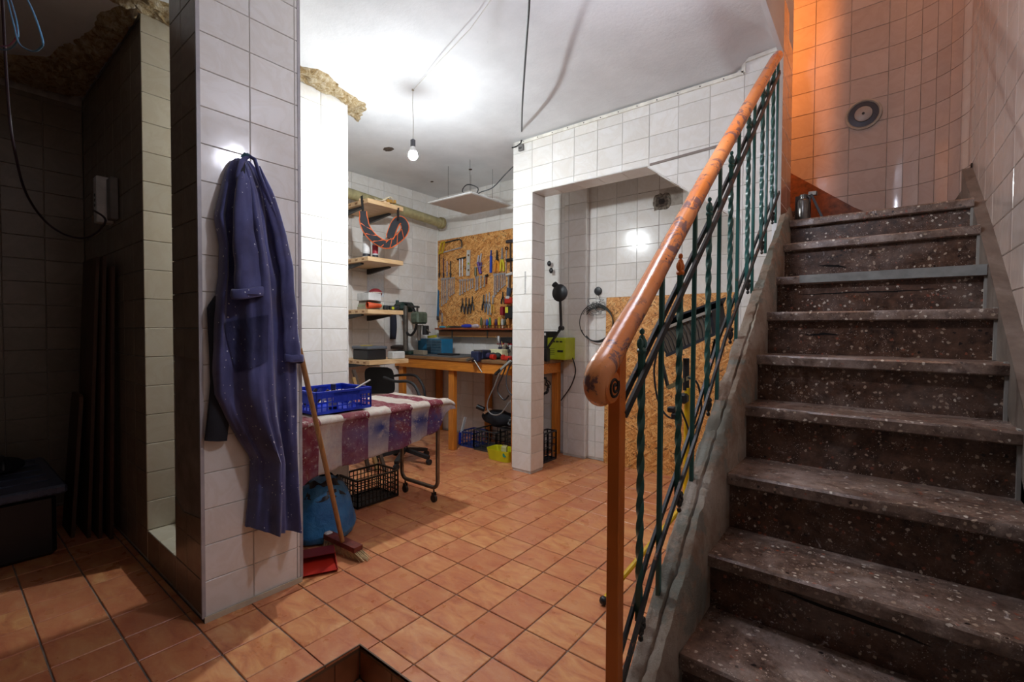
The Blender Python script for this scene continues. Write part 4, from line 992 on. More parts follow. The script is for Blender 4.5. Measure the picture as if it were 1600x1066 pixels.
# tool belt / harness hanging from the top shelf
o = thing('carrying_strap', 'padded black carrying strap with orange edges hanging from the topmost shelf', 'strap', (-3.72,2.75,z1-0.25))
SP = [(565,308),(567,330),(570,352),(580,368),(594,379),(606,382),(618,376),(629,366),(633,355),(628,345),(620,346),(613,360),(609,373)]
XP = [-3.735,-3.732,-3.73,-3.72,-3.71,-3.70,-3.70,-3.72,-3.74,-3.76,-3.76,-3.74,-3.72]
sp = [at(px, py, 'X', x) for (px, py), x in zip(SP, XP)]
def smooth(pts, n_=4):
    out = []
    for i in range(len(pts)-1):
        p0, p1, p2, p3 = pts[max(i-1,0)], pts[i], pts[i+1], pts[min(i+2,len(pts)-1)]
        for k in range(n_):
            t_ = k/n_; out.append(0.5*((2*p1)+(p2-p0)*t_+(2*p0-5*p1+4*p2-p3)*t_*t_+(3*p1-p0-3*p2+p3)*t_**3))
    return out+[pts[-1]]
sm = smooth(sp[1:], 5)
wd = V(0.050, -0.030, 0.0)
mb = MB(); ed1, ed2 = [], []; rs = []
for i, p in enumerate(sm):
    tt = (sm[min(i+1,len(sm)-1)]-sm[max(i-1,0)]).normalized()
    q = tt.cross(V(-0.79,0.61,0)).normalized()*0.072*(1.0 if 2 < i < len(sm)-2 else 0.8); nn = tt.cross(q).normalized()*0.006
    rs.append([mb._v(p-q/2-nn), mb._v(p+q/2-nn), mb._v(p+q/2+nn), mb._v(p-q/2+nn)]); ed1.append(p-q/2); ed2.append(p+q/2)
for a, b in zip(rs, rs[1:]):
    for k in range(4): mb.face((a[k], a[(k+1)%4], b[(k+1)%4], b[k]))
mb.face(rs[0][::-1]); mb.face(rs[-1]); pad = mb.build('pad', plain((44,44,48), 0.8), o)
for e in (ed1, ed2): MB().tube(e, 0.0065, 8).build('piping', plain((226,104,40), 0.6), o)
for i in range(5, 30, 4):
    q = (sm[i+1]-sm[i]); MB().bar(ed1[i]+V(.006,0,.006)-q, ed2[i+2]+V(0.006,0,0.004)+q, 0.006,0.008).build('loop', plain((210,92,36), 0.6), pad)
for a, b in ((at(565,306,'X',-3.745), sp[1]), (at(622,325,'X',-3.745), at(622,345,'X',-3.745))): MB().bar(a, b, 0.004,0.032).build('webbing', M['black_plastic'], o)
# third shelf
single('trainer_shoe', 'orange and white trainer lying at the left of the third shelf', 'shoe', MB().grid and (lambda mb: (mb.grid(lambda u, v: V(-3.795,2.63,z3+0.002)+V(math.cos(2*PI*u)*0.036*(0.5+math.sin(PI*(0.08+0.84*v))*0.7), -0.05+0.15*v, (0.036+0.030*math.sin(2*PI*u)*(1.1-0.5*v))), 16, 14, closeu=True), mb)[1])(MB()), plain((206,84,44), 0.6))
single('shoe_box', 'pale cardboard box under the red cap on the third shelf', 'box', MB().box((-3.99,2.60,z3+0.088),(-3.80,2.74,z3+0.160),0.002), plain((206,206,204), 0.7))
o = thing('book_stack', 'stack of worn manuals under the pale box on the third shelf', 'books', (-3.88,2.74,z3))
for k, (c, dz) in enumerate((((168,160,140),0.03),((150,160,130),0.022),((196,190,176),0.018),((110,104,92),0.016))):
    zz = z3+0.001+sum((0.03,0.022,0.018,0.016)[:k]); MB().box((-4.02+0.01*k,2.62,zz),(-3.84-0.008*k,2.83-0.015*k,zz+dz-0.001),0.001).build('volume', plain(c, 0.7), o)
o = thing('cap', 'dark red baseball cap lying on the pale box', 'cap', (-3.87,2.70,z3+0.16))
MB().sphere((-3.86,2.72,z3+0.165), 0.062, 18, (1,1.05,0.72)).build('crown', plain((120,26,34), 0.7), o)
mb = MB(); mb.grid(lambda u, v: V(-3.90-0.075*v,2.69-0.02*v,z3+0.168-0.012*v)+V(-0.02*math.sin(PI*u),0.085*(u-0.5)*2*0.62,0.010*math.sin(PI*u)), 12, 5); bmesh.ops.solidify(mb.bm, geom=mb.bm.faces[:], thickness=0.003); mb.build('peak', plain((50,56,40), 0.7), o)
mb = MB(); mb.lathe([(0.064,0),(0.065,0.008)], (-3.86,2.72,z3+0.163), 20); mb.build('band', plain((206,196,180), 0.7), o)
for i, (x, y, c, lb) in enumerate(((-3.79,2.79,(40,42,44),'black clamp on the third shelf beside the manuals'),(-3.78,2.85,(196,200,50),'yellow measuring reel on the third shelf'),(-3.79,2.91,(40,44,48),'black gadget at the far end of the third shelf'))):
    o = thing(('clamp','measuring_reel','gadget')[i], lb, 'tool', (x,y,z3+0.001))
    MB().cbox((x,y,z3+0.024),(0.05,0.055,0.044),0.01).build('body', plain((38,40,44), 0.5), o)
    MB().cyl((x+0.024,y-0.004,z3+0.02),(x+0.030,y-0.004,z3+0.02),0.015,n=14).build('dial', plain(c, 0.45), o)
# lowest shelf
o = thing('toolbox', 'black plastic toolbox with grey lid on the lowest shelf', 'toolbox', (-3.90,2.70,z4))
MB().box((-4.05,2.59,z4+0.001),(-3.80,2.80,z4+0.098),0.006).build('body', M['black_plastic'], o)
l_ = MB().box((-4.06,2.58,z4+0.100),(-3.79,2.81,z4+0.132),0.008).build('lid', plain((92,98,106), 0.5), o)
MB().bar((-3.95,2.62,z4+0.136),(-3.84,2.66,z4+0.139),0.03,0.006).build('latch', plain((196,170,60), 0.5), o)
single('white_tub', 'white plastic tub right of the black toolbox', 'tub', MB().box((-3.84,2.84,z4+0.001),(-3.745,2.99,z4+0.075),0.008), plain((206,206,202), 0.5))
# pipe along the wall
o = thing('wall_pipe', 'beige old drain pipe running high along the left wall', 'pipe', (-4.12,3.2,2.5))
MB().cyl((-4.12,2.2,2.60),(-4.12,3.83,2.51),0.052,n=24).build('pipe', plain((170,160,118), 0.5, 0, 0.2, 18, bump=0.3), o)
MB().lathe([(0.060,0),(0.068,0.01),(0.068,0.045),(0.06,0.055)], (-4.12,3.80,2.512), 24, 'Y').build('collar', plain((150,138,96), 0.6), o)
MB().bar((-4.30,3.1,2.56),(-4.16,3.1,2.56),0.02,0.02).build('bracket', M['dark_iron'], o)
# paper on wall
pa = at(574,418,'X',-4.304); pb = at(600,464,'X',-4.304)
t = NT('printed_map'); v = t.coord(); t.b.inputs['Specular IOR Level'].default_value = 0.2; M['map'] = t.fin(t.ramp(t.noise(v, 14, 6, 0.7), [(0.35, lin((196,214,222))), (0.5, lin((220,226,230))), (0.6, lin((196,206,216))), (0.7, lin((226,222,220)))]), 0.7)
o = single('wall_map', 'pale blue map pinned to the left wall behind the shelves', 'map', MB().box((-4.3095,pa.y,pb.z),(-4.306,pb.y,pa.z)), M['map'])
q = at(597,420,'X',-4.30); MB().cyl((-4.306,q.y,q.z),(-4.27,q.y+0.01,q.z+0.02),0.008,n=8).build('pin', M['black_plastic'], o)

# ================================================================== WORKBENCH
wbk = thing('workbench', 'long orange-varnished pine workbench along the back wall', 'workbench', (-3.35,3.6,0))
BZ = 0.955
MB().box((-4.30,3.27,BZ-0.032),(-2.44,3.93,BZ),0.003).build('worktop', M['pine_dark'], wbk)
MB().box((-4.30,3.285,BZ-0.132),(-2.46,3.315,BZ-0.033),0.002).build('front_rail', M['bench_wood'], wbk)
MB().box((-2.50,3.32,BZ-0.132),(-2.47,3.90,BZ-0.033),0.002).build('side_rail', M['bench_wood'], wbk)
for x, y in ((-4.24,3.32),(-3.43,3.32),(-2.60,3.32),(-4.24,3.88),(-2.52,3.87),(-3.43,3.88)):
    MB().box((x-0.038,y-0.0,0.0),(x+0.038,y+0.055,BZ-0.133),0.004).build('leg', M['bench_wood_v'], wbk)
single('rubber_mat', 'thin dark grey mat covering the left half of the workbench', 'mat', MB().box((-4.10,3.30,BZ+0.0005),(-3.32,3.85,BZ+0.005)), plain((86,88,90), 0.6))
# drill press
o = thing('drill_press', 'old dark green bench drill press at the left end of the workbench', 'drill press', (-4.05,3.45,BZ))
dx, dy = -4.10, 3.32
D_ = lambda px, py: AY(px, py, dy)
gm = plain((34,58,52), 0.4, 0.2, 0.3, 12); gr = plain((110,104,96), 0.4, 0.6, 0.3, 12)
MB().box((dx-0.18,dy-0.03,BZ+0.001),(dx+0.05,dy+0.20,BZ+0.045),0.012).build('base', gm, o)
MB().cyl(D_(634,552),D_(634,478),0.026,n=18).build('column', gr, o)
MB().lathe([(0.085,0),(0.09,0.01),(0.09,0.03),(0.03,0.045)], D_(622,545), 20).build('table', plain((70,64,60), 0.5, 0.4), o)
mb = MB(); p = D_(622,480); mb.cbox(p+V(0.06,0.05,0),(0.16,0.20,0.11),0.035); mb.build('motor', gm, o)
MB().lathe([(0.055,0),(0.060,0.02),(0.045,0.06),(0.02,0.085),(0.018,0.12)], D_(621,486), 20).build('pulley_cover', gm, o)
mb = MB(); mb.cbox(D_(655,497),(0.13,0.15,0.13),0.02); mb.build('head', plain((92,104,88), 0.45, 0.3, 0.3, 20), o)
MB().cyl(D_(655,508),D_(655,532),0.028,0.016,n=14).build('chuck', gr, o)
MB().cyl(D_(652,478),D_(652,490),0.012,n=10).build('spindle', gr, o)
MB().bar(D_(638,478),D_(654,480),0.03,0.02).build('arm', M['dark_iron'], o)
MB().cbox(D_(665,516),(0.05,0.06,0.10),0.006).build('switch_box', M['black_plastic'], o)
MB().cyl(D_(660,508),D_(672,520),0.007,n=8).build('feed_handle', gr, o)
hs = [D_(628,474), D_(640,476), D_(650,492), D_(650,512), D_(642,524), D_(634,516), D_(630,492)]
MB().tube(smooth(hs,5), 0.014, 10).build('hose', M['black_plastic'], o)
hs = [D_(618,492), D_(614,510), D_(616,535)]
MB().tube(smooth(hs,5), 0.012, 10).build('hose', M['black_plastic'], o)
mb = MB(); mb.grid(lambda u, v: D_(624+4*v*(1-v),488+42*v)+V(math.cos(2*PI*u)*(0.035+0.012*math.sin(3*v)), math.sin(2*PI*u)*0.03-0.09, 0), 16, 10, closeu=True); mb.build('hanging_glove', plain((24,28,44), 0.8), o)
# organiser
o = thing('parts_organiser', 'blue small-parts cabinet with many drawers on the workbench', 'organiser', (-4.12,3.60,BZ))
ox0, ox1, oy0, oy1, oz1 = AY(653,540,3.62).x, AY(690,540,3.62).x, 3.62, 3.80, AY(690,530,3.62).z
MB().box((ox0,oy0,BZ+0.001),(ox1,oy1,oz1),0.004).build('case', plain((26,110,150), 0.4), o)
for i in range(3):
    for j in range(5):
        x = ox0+0.40*(ox1-ox0)+ (ox1-ox0)*0.6*(i+0.5)/3; z = BZ+0.012+(oz1-BZ-0.02)*(j+0.5)/5
        d = MB().cbox((x,oy0-0.004,z),((ox1-ox0)*0.6/3-0.006,0.014,(oz1-BZ-0.02)/5-0.005),0.002).build('drawer', plain((70,96,112), 0.3), o)
single('yellow_spray_nozzle', 'yellow and purple glue gun on top of the blue parts cabinet', 'glue gun', MB().bar((ox0+0.10,3.70,oz1+0.018),(ox0+0.22,3.70,oz1+0.03),0.04,0.028), plain((190,176,50), 0.5))
single('black_tray', 'black plastic tray lying in the middle of the workbench', 'tray', MB().box((AY(690,552,3.55).x,3.48,BZ+0.006),(AY(712,552,3.55).x,3.62,BZ+0.022),0.005), M['black_plastic'])
single('wooden_block', 'grey wooden block between the drill press and the parts cabinet', 'block', MB().box((AY(650,552,3.38).x,3.34,BZ+0.006),(AY(666,552,3.38).x,3.40,BZ+0.055),0.003), plain((134,122,104), 0.7))
# vise
o = thing('bench_vise', 'dark blue bench vise clamped to the front of the workbench', 'vise', (-3.05,3.30,BZ))
v0 = AY(750,560,3.30)
vm = plain((38,46,74), 0.4, 0.3, 0.3, 14)
MB().cbox((v0.x,3.34,BZ+0.045),(0.11,0.14,0.09),0.012).build('body', vm, o)
MB().cbox((v0.x+0.005,3.235,BZ+0.03),(0.10,0.05,0.10),0.01).build('moving_jaw', vm, o)
MB().box((v0.x-0.05,3.262,BZ+0.07),(v0.x+0.055,3.272,BZ+0.092)).build('jaw_plate', gr, o)
MB().cyl((v0.x,3.20,BZ+0.01),(v0.x,3.12,BZ+0.00),0.014,n=12).build('screw', gr, o)
MB().cyl(AY(741,563,3.14),AY(753,582,3.14),0.006,n=8).build('handle', gr, o)
# pen cup with pens
o = thing('tool_cup', 'dark cup bristling with screwdrivers behind the vise', 'cup', (v0.x,3.66,BZ))
MB().lathe([(0.05,0),(0.055,0.005),(0.058,0.11),(0.052,0.11)], (v0.x,3.66,BZ+0.001), 20).build('cup', plain((34,36,58), 0.5), o)
for i in range(8):
    a = i*0.8; c = [(46,40,38),(170,90,40),(70,64,60),(196,160,90),(50,50,54),(120,110,100),(60,50,90),(40,44,40)][i]
    b = V(v0.x+0.02*math.cos(a),3.66+0.02*math.sin(a),BZ+0.06); e = b+V(0.075*math.cos(a),0.05*math.sin(a),0.12+0.02*(i%3)); MB().cyl(b,e,0.005,0.004,n=8).build('tool', plain(c, 0.5), o)
def boxth(name, label, cat, c, d, col, bev=0.004, rough=0.5, rot=0):
    mb = MB(); mb.M = Matrix.Translation(c) @ Matrix.Rotation(rot, 4, 'Z'); mb.cbox((0,0,d[2]/2),d,bev); return single(name, label, cat, mb, plain(col, rough))
boxth('cream_box', 'cream plastic case on the workbench right of the vise', 'case', V(AY(779,555,3.50).x,3.50,BZ+0.001), (0.17,0.10,0.09), (222,218,176))
o = thing('work_gloves', 'tangle of dark gloves between the vise and the cream case', 'gloves', (AY(763,555,3.34).x,3.34,BZ))
for i, (px, c) in enumerate(((758,(40,30,66)),(764,(30,34,40)),(769,(34,44,36)))):
    q = AY(px+2,552,3.34); MB().sphere((q.x,3.36+0.02*i,BZ+0.034), 0.034, 12, (1.2,1.2,0.95)).build('glove', plain(c, 0.8), o)
for i, (px, nm) in enumerate(((769,'red tape reel at the front edge, left of the other red one'),(789,'long red plastic clamp at the front edge of the workbench'))):
    q = AY(px,560,3.31); o = thing('red_clamp', nm, 'clamp', V(q.x,3.33,BZ))
    if i == 0:
        MB().cyl((q.x-0.022,3.32,BZ+0.027),(q.x-0.004,3.32,BZ+0.027),0.026,n=18).build('reel', M['red_plastic'], o); MB().cyl((q.x+0.002,3.32,BZ+0.027),(q.x+0.026,3.32,BZ+0.027),0.026,n=18).build('reel', M['red_plastic'], o)
    else:
        MB().cbox((q.x,3.33,BZ+0.022),(0.115,0.05,0.042),0.01).build('body', M['red_plastic'], o); MB().cbox((q.x-0.02,3.31,BZ+0.03),(0.03,0.03,0.05),0.006).build('jaw', M['red_plastic'], o)
o = thing('heat_gun', 'grey heat gun standing on the workbench beside the tiled pillar', 'heat gun', (AY(789,545,3.55).x,3.55,BZ))
MB().cyl(AY(783,557,3.55),AY(791,537,3.55),0.026,0.018,n=14).build('barrel', plain((120,112,104), 0.5), o); MB().bar(AY(786,552,3.55),AY(796,548,3.55),0.03,0.03).build('grip', plain((46,44,44), 0.6), o)
# radio on rail below the pegboard
o = thing('radio', 'black radio with red base hanging under the tool shelf by the pillar', 'radio', AY(790,533,3.72))
a, b = AY(783,536,3.72), AY(803,527,3.72); MB().box((a.x,3.70,a.z),(b.x+0.1,3.80,b.z),0.006).build('case', M['black_plastic'], o); MB().box((a.x-0.04,3.70,a.z-0.018),(b.x+0.1,3.80,a.z-0.004),0.002).build('base', plain((150,26,38), 0.4), o); MB().cyl((a.x-0.01,3.69,a.z),(a.x-0.01,3.69,b.z+0.01),0.012,n=10).build('knob', plain((206,206,206), 0.4), o)
MB().bar((a.x,3.80,b.z-0.03),(a.x,3.93,b.z-0.02),0.015,0.015).build('bracket', M['dark_iron'], o)

# ================================================================== PEGBOARD AND TOOLS
PY_ = 3.925
tl = AY(684,376,PY_); br_ = AY(686,516,PY_)
pb_ = thing('tool_board', 'large strand board panel on the back wall covered with hanging tools', 'tool board', (-3.45,3.94,br_.z))
MB().box((tl.x,PY_,br_.z),(-2.74,3.949,2.335),0.001).build('panel', M['osb'], pb_)
for x in (tl.x+0.03, -3.45, -2.78):
    for z in (2.31, br_.z+0.04): MB().cyl((x,PY_,z),(x,PY_-0.003,z),0.007,n=8).build('screw', gr, pb_)
TY = 3.908
def T(px, py, y=TY): return at(px, py, 'Y', y)
chrome = plain((176,178,182), 0.35, 0.35, 0.15, 20, 'tool_steel'); dsteel = plain((64,62,60), 0.4, 0.7, 0.3, 20, 'dark_tool_steel')
def nail(px, py, parent):
    p = T(px, py); MB().cyl((p.x,PY_,p.z),(p.x,TY-0.006,p.z+0.002),0.0025,n=6).build('nail', gr, parent)
def wrench(px, y0, y1, label, group, mat=chrome, wd_=0.010, y=TY):
    a, b = T(px, y0, y), T(px-0.4, y1, y); L = (b-a).length; o = thing('wrench', label, 'wrench', b, group)
    mb = MB(); mb.bar(a, b, 0.006, wd_); mb.build('shaft', mat, o)
    mb = MB(); n_ = 14; pts = []
    for i in range(n_): # open jaw
        an = math.radians(35+290*i/(n_-1)); pts.append((a.x+wd_*1.5*math.sin(an-PI)*-1, a.y-0.003, a.z+wd_*1.5*math.cos(an)*1.0))
    inn = [(a.x+wd_*0.7*math.sin(math.radians(60+240*i/6)-PI)*-1, a.y-0.003, a.z+wd_*0.7*math.cos(math.radians(60+240*i/6))) for i in range(7)]
    mb.prism(pts+inn[::-1], (0,0.006,0)); mb.build('open_jaw', mat, o)
    MB().lathe([(wd_*0.7,-0.0035),(wd_*1.15,-0.0035),(wd_*1.15,0.0035),(wd_*0.7,0.0035)], b, 14, 'Y').build('ring', mat, o)
    return o
rows_w = [('first row low at the left', [690.7,694,697.5,700,703.5,706.5,709.5], 436, [477,474,472,468,462,460,458]),
          ('middle row', [719,723,727,731.5,735.5,738.8], 438, [460,458,455,453,451,449]),
          ('short row right of the middle', [744,746.6,751.5,757], 433, [453,451,449,447]),
          ('row at the right', [772.5,775.2,778.6,781.2,784.4,787,789.5], 429, [463,459,455,452,449,447,445])]
for nm, xs_, y0, ys_ in rows_w:
    for i, (x, y1) in enumerate(zip(xs_, ys_)):
        wrench(x, y0-0.35*i, y1, 'steel spanner, %s from the left in the %s' % (ordn(i), nm), 'spanners on the tool board, '+nm, wd_=0.011-0.0006*i)
# files on the left
for i, (x, y0, y1, c) in enumerate(((686.5,398,434,(40,36,34)),(693,403,434,(70,50,76)),(698.6,408,432,(196,182,188)),(704,408,434,(48,52,52)))):
    o = thing('file', ['long black file hanging at the left edge of the board','purple-handled file left of the pale one','pale steel file between two dark ones','dark file right of the pale one'][i], 'file', T(x, y1))
    MB().bar(T(x,y0),T(x,y1-6),0.004,0.014).build('blade', plain(c, 0.5, 0.3), o); MB().cyl(T(x,y1-7),T(x,y1),0.012,0.008,n=10).build('handle', plain(tuple(int(k*0.7) for k in c), 0.5), o)
# hacksaw
o = thing('hacksaw', 'hacksaw with yellow handle and black frame in the board corner', 'saw', T(700,388))
MB().tube([T(694,380),T(697,379),T(716,374),T(720,375),T(721.5,379),T(721.5,387)], 0.008, 8).build('frame', M['dark_iron'], o)
MB().bar(T(689,395.5),T(721.5,386.5),0.002,0.012).build('blade', chrome, o)
mb = MB(); A_ = [T(686,397,3.90),T(690,379,3.90),T(695,378,3.90),T(691,395,3.90)]; 
for a, b in ((0,1),(1,2),(2,3),(3,0)): mb.bar(A_[a], A_[b], 0.016, 0.014)
mb.build('handle', plain((206,170,36), 0.45), o)
# T handle / hammer
o = thing('chrome_socket_bars', 'pair of chrome socket bars with cross handle on the board', 'socket wrench', T(721,430))
for x in (718.5,722.5): MB().cyl(T(x,404),T(x,432),0.009,n=10).build('bar', chrome, o)
MB().cyl(T(714.5,405.5),T(727,402.5),0.010,n=10).build('cross_handle', dsteel, o)
# level
o = thing('spirit_level', 'short aluminium spirit level hanging on the board', 'level', T(732,431))
mb = MB(); mb.bar(T(732.3,391),T(731.2,431),0.018,0.046); lv = mb.build('body', plain((206,208,204), 0.35, 0.3), o)
for y, c in ((399,(110,92,60)),(412,(150,170,60)),(422,(110,92,60))): p = T(732,y,3.898); MB().cyl(p,p+V(0,-0.003,0),0.013,n=14).build('vial', plain(c, 0.3), o)
# purple riveter, olive
o = thing('riveter', 'riveting pliers with purple grip on the board', 'pliers', T(749,428))
for a, b, c, r_ in (((748,399),(746,412),(170,168,172),0.011),((752,396),(750,410),(170,168,172),0.010),((747,410),(751,428),(88,52,140),0.018),((752,410),(750,426),(70,44,110),0.012),((743,417),(743,431),(86,92,60),0.014)): MB().cyl(T(*a),T(*b),r_*0.9,r_,n=10).build('grip' if c[0] < 100 else 'arm', plain(c, 0.4), o)
MB().cyl(T(742,418,3.895),T(756,415,3.895),0.004,n=8).build('bolt', chrome, o)
# blue file handle
o = thing('rasp', 'long blue-handled rasp left of the bolt cutters', 'rasp', T(767,426)); MB().bar(T(767.5,391),T(767,402),0.006,0.014).build('tip', plain((28,60,150), 0.4), o); MB().bar(T(767.3,400),T(766.8,426),0.014,0.026).build('handle', plain((30,70,180), 0.4), o)
def plier(name, label, cat, px, y0, y1, hc, jc, w_=4, group=None, grip=0.55, r_=0.011):
    o = thing(name, label, cat, T(px, y1), group); ym = y0+(y1-y0)*(1-grip)
    MB().cyl(T(px,y0),T(px,ym),0.006,r_,n=8).build('jaws', plain(jc, 0.4, 0.6), o)
    p = T(px,ym,TY-0.004); MB().cyl(p+V(0,0.01,0),p-V(0,0.006,0),r_*1.1,n=12).build('pivot', plain(jc, 0.4, 0.6), o)
    for s_ in (-1,1): MB().tube([T(px,ym), T(px+s_*w_*0.8,ym+(y1-ym)*0.4), T(px+s_*w_,y1)], [r_*0.7,r_,r_*0.8], 8).build('handle', plain(hc, 0.45), o)
    return o
plier('bolt_cutters', 'bolt cutters with orange handles and black jaws on the board', 'cutters', 776.5, 391, 425, (222,140,24), (40,38,38), 3.6, r_=0.016)
plier('tin_snips', 'tin snips with yellow and black handles on the board', 'snips', 784.5, 387, 424, (212,196,40), (150,150,150), 2.6, r_=0.013)
o = thing('ring_spike', 'thin steel rod with ring top on the board', 'hook tool', T(791,425)); MB().cyl(T(791.2,391),T(790.6,425),0.005,n=8).build('rod', chrome, o); c_ = T(791.5,388); MB().tube([c_+V(0.018*math.cos(a),0,0.014*math.sin(a)) for a in [2*PI*i/12 for i in range(13)]],0.005,6).build('ring', dsteel, o)
for i, (x, y0, y1, c) in enumerate(((797.5,377,404,(74,72,78)),(798,406,425,(44,44,50)))):
    o = thing('hammer', ['hammer with grey head at the top right of the board','small dark hammer below the grey-headed one'][i], 'hammer', T(x, y1)); MB().bar(T(x,y0),T(x,y1),0.012,0.014).build('handle', plain((70,56,44), 0.5), o); MB().cyl(T(x-6,y0+1),T(x+6,y0-1),0.018,n=12).build('head', plain(c, 0.4, 0.5), o)
o = thing('claw_hammer', 'hammer with white head at the right of the spanners', 'hammer', T(795,455)); MB().cyl(T(791.5,430),T(801,427),0.016,n=12).build('head', plain((214,214,212), 0.4, 0.2), o); MB().bar(T(797,430),T(796,455),0.012,0.018).build('handle', plain((90,60,36), 0.5), o)
wrench(794.5, 432, 449, 'steel spanner hanging alone beside the white-headed hammer', None, wd_=0.010)
o = thing('mallet', 'brown-handled mallet among the short spanners', 'hammer', T(760,444)); MB().cyl(T(759,431,3.9),T(762,430,3.9),0.014,n=10).build('head', dsteel, o); MB().bar(T(760.4,431),T(759.6,444),0.012,0.014).build('handle', plain((110,50,30), 0.5), o)
for i, (x, y0, y1, c) in enumerate(((722.5,466,488,(40,34,30)),(728,465,491,(52,38,30)),(733,466,490,(44,36,32)),(738,463,485,(58,50,46)))):
    plier('pliers', 'dark pliers, %s from left in the lower left group' % ordn(i), 'pliers', x, y0, y1, c, (50,48,46), 2.2, 'dark pliers low on the board', r_=0.010)
for i, (x, y0, y1, c, j) in enumerate(((755.5,461,485,(44,40,40),(70,68,66)),(760,459,488,(96,100,108),(150,150,152)),(764.5,457,492,(150,152,156),(160,160,162)),(770,462,489,(198,150,60),(150,150,150)))):
    plier('pliers', '%s in the lower middle group' % ['black pliers at the left','grey pliers second','long chrome pliers third','yellow-handled pliers at the right'][i], 'pliers', x, y0, y1, c, j, 2.2, 'pliers low in the middle of the board', r_=0.010)
plier('pliers', 'small black pliers hanging left of the red clamp', 'pliers', 785.5, 456, 475, (46,42,42), (60,60,60), 2.4, r_=0.009)
o = thing('spring_clamp', 'blue-grey spring clamp with red jaw at the right of the board', 'clamp', T(795,476)); MB().cyl(T(796,450,3.89),T(794,464,3.89),0.03,0.02,n=12).build('body', plain((56,74,96), 0.5), o); MB().cbox(T(795,470,3.88),(0.10,0.05,0.07),0.012).build('jaw', M['red_plastic'], o); MB().cbox(T(793,465,3.86),(0.05,0.02,0.03),0.005).build('lever', plain((206,206,206), 0.4), o)
o = thing('cordless_tool', 'black cordless tool with dark red battery and yellow sticker', 'power tool', T(795,492)); MB().cbox(T(797,489,3.88),(0.12,0.06,0.14),0.015).build('body', M['black_plastic'], o); MB().cbox(T(785.5,486,3.87),(0.045,0.06,0.095),0.008).build('battery', plain((140,24,40), 0.4), o); MB().cbox(T(791.5,484.5,3.845),(0.042,0.006,0.065),0.003).build('sticker', plain((212,206,60), 0.5), o)
o = thing('hand_saw', 'blue hand saw hanging on the left edge of the board', 'saw', T(684,495)); MB().prism([T(682.5,495,3.90),T(685.5,495,3.90),T(685.8,455,3.90),T(684,452,3.90)],(0,0.004,0)).build('blade', plain((30,104,150), 0.35, 0.2), o); MB().cbox(T(684,497,3.90),(0.03,0.02,0.05),0.005).build('handle', dsteel, o)
o = thing('chain', 'bunch of small steel shackles at the lower left of the board', 'chain', T(689,505))
for i, (x, y) in enumerate(((686,484),(688.5,488),(690.5,493),(685.5,500),(691,500),(691,508))): MB().tube([T(x,y)+V(0.012*math.cos(a),0,0.026*math.sin(a)) for a in [2*PI*k/10 for k in range(11)]],0.004,6).build('shackle', plain((120,74,60),0.5,0.3) if i%2 else chrome, o)
# shelf below the board
z_s = T(740,513,3.86).z
sh = thing('tool_shelf', 'red-brown shelf with trough running under the tool board', 'shelf', (-3.5,3.88,z_s-0.1))
x0 = T(681,514,3.82).x
MB().box((x0,3.80,z_s-0.018),(-2.76,3.922,z_s),0.002).build('shelf_board', M['red_shelf'], sh)
MB().box((x0+0.03,3.84,z_s-0.095),(-2.76,3.858,z_s-0.02),0.002).build('trough_front', plain((100,60,30), 0.5), sh)
MB().box((x0+0.03,3.835,z_s-0.100),(-2.76,3.922,z_s-0.090),0.001).build('trough_base', plain((156,112,60), 0.5), sh)
for px in (707,762): p = T(px,520,3.84); MB().box((p.x-0.006,3.83,z_s-0.11),(p.x+0.006,3.84,z_s-0.02)).build('strap', M['dark_iron'], sh)
cols = [(96,98,50),(156,120,90),(34,70,160),(30,120,76),(212,130,40),(60,24,70),(214,176,40),(200,196,190),(60,60,40),(180,120,50)]
for i, x in enumerate((751,755.5,760,764.5,769,774,779,784,788,793)):
    p = T(x,514,3.85); o = thing('screwdriver', 'upright screwdriver, %s from the left on the tool shelf' % ordn(i), 'screwdriver', V(p.x,3.87,z_s), 'screwdrivers standing on the tool shelf')
    MB().lathe([(0.004,0),(0.004,0.030),(0.014,0.034),(0.016,0.05),(0.014,0.085),(0.008,0.10 if i%3 else 0.12)], (p.x,3.86,z_s+0.001), 12).build('handle', plain(cols[i], 0.4), o)
    MB().cyl((p.x,3.86,z_s-0.03),(p.x,3.86,z_s+0.01),0.003,n=6).build('shank', chrome, o)
for i, (xa, xb, c, lb) in enumerate(((687,696,(60,160,196),'light blue marker lying at the left of the tool shelf'),(698,712,(80,120,70),'green and grey strap lying on the tool shelf'),(703,722,(40,40,44),'black cutter knife lying on the tool shelf'),(722,738,(46,60,176),'blue cloth bunched on the tool shelf'),(738,748,(196,180,186),'pale crumpled rag on the tool shelf'))):
    a, b = T(xa,512,3.84+0.015*(i%2)), T(xb,510.5,3.84+0.015*(i%2)); mb = MB(); h = 0.012 if i < 3 else 0.022
    a.z = b.z = z_s+h+0.001
    mb.tube([a, a.lerp(b,.35)+V(0,0,0.002), a.lerp(b,.7)+V(0,0.004,0.004*(i>2)), b], [h*0.7,h,h*0.9,h*0.6], 10)
    single(['marker','strap','cutter_knife','blue_cloth','rag'][i], lb, ['marker','strap','knife','cloth','cloth'][i], mb, plain(c, 0.6))

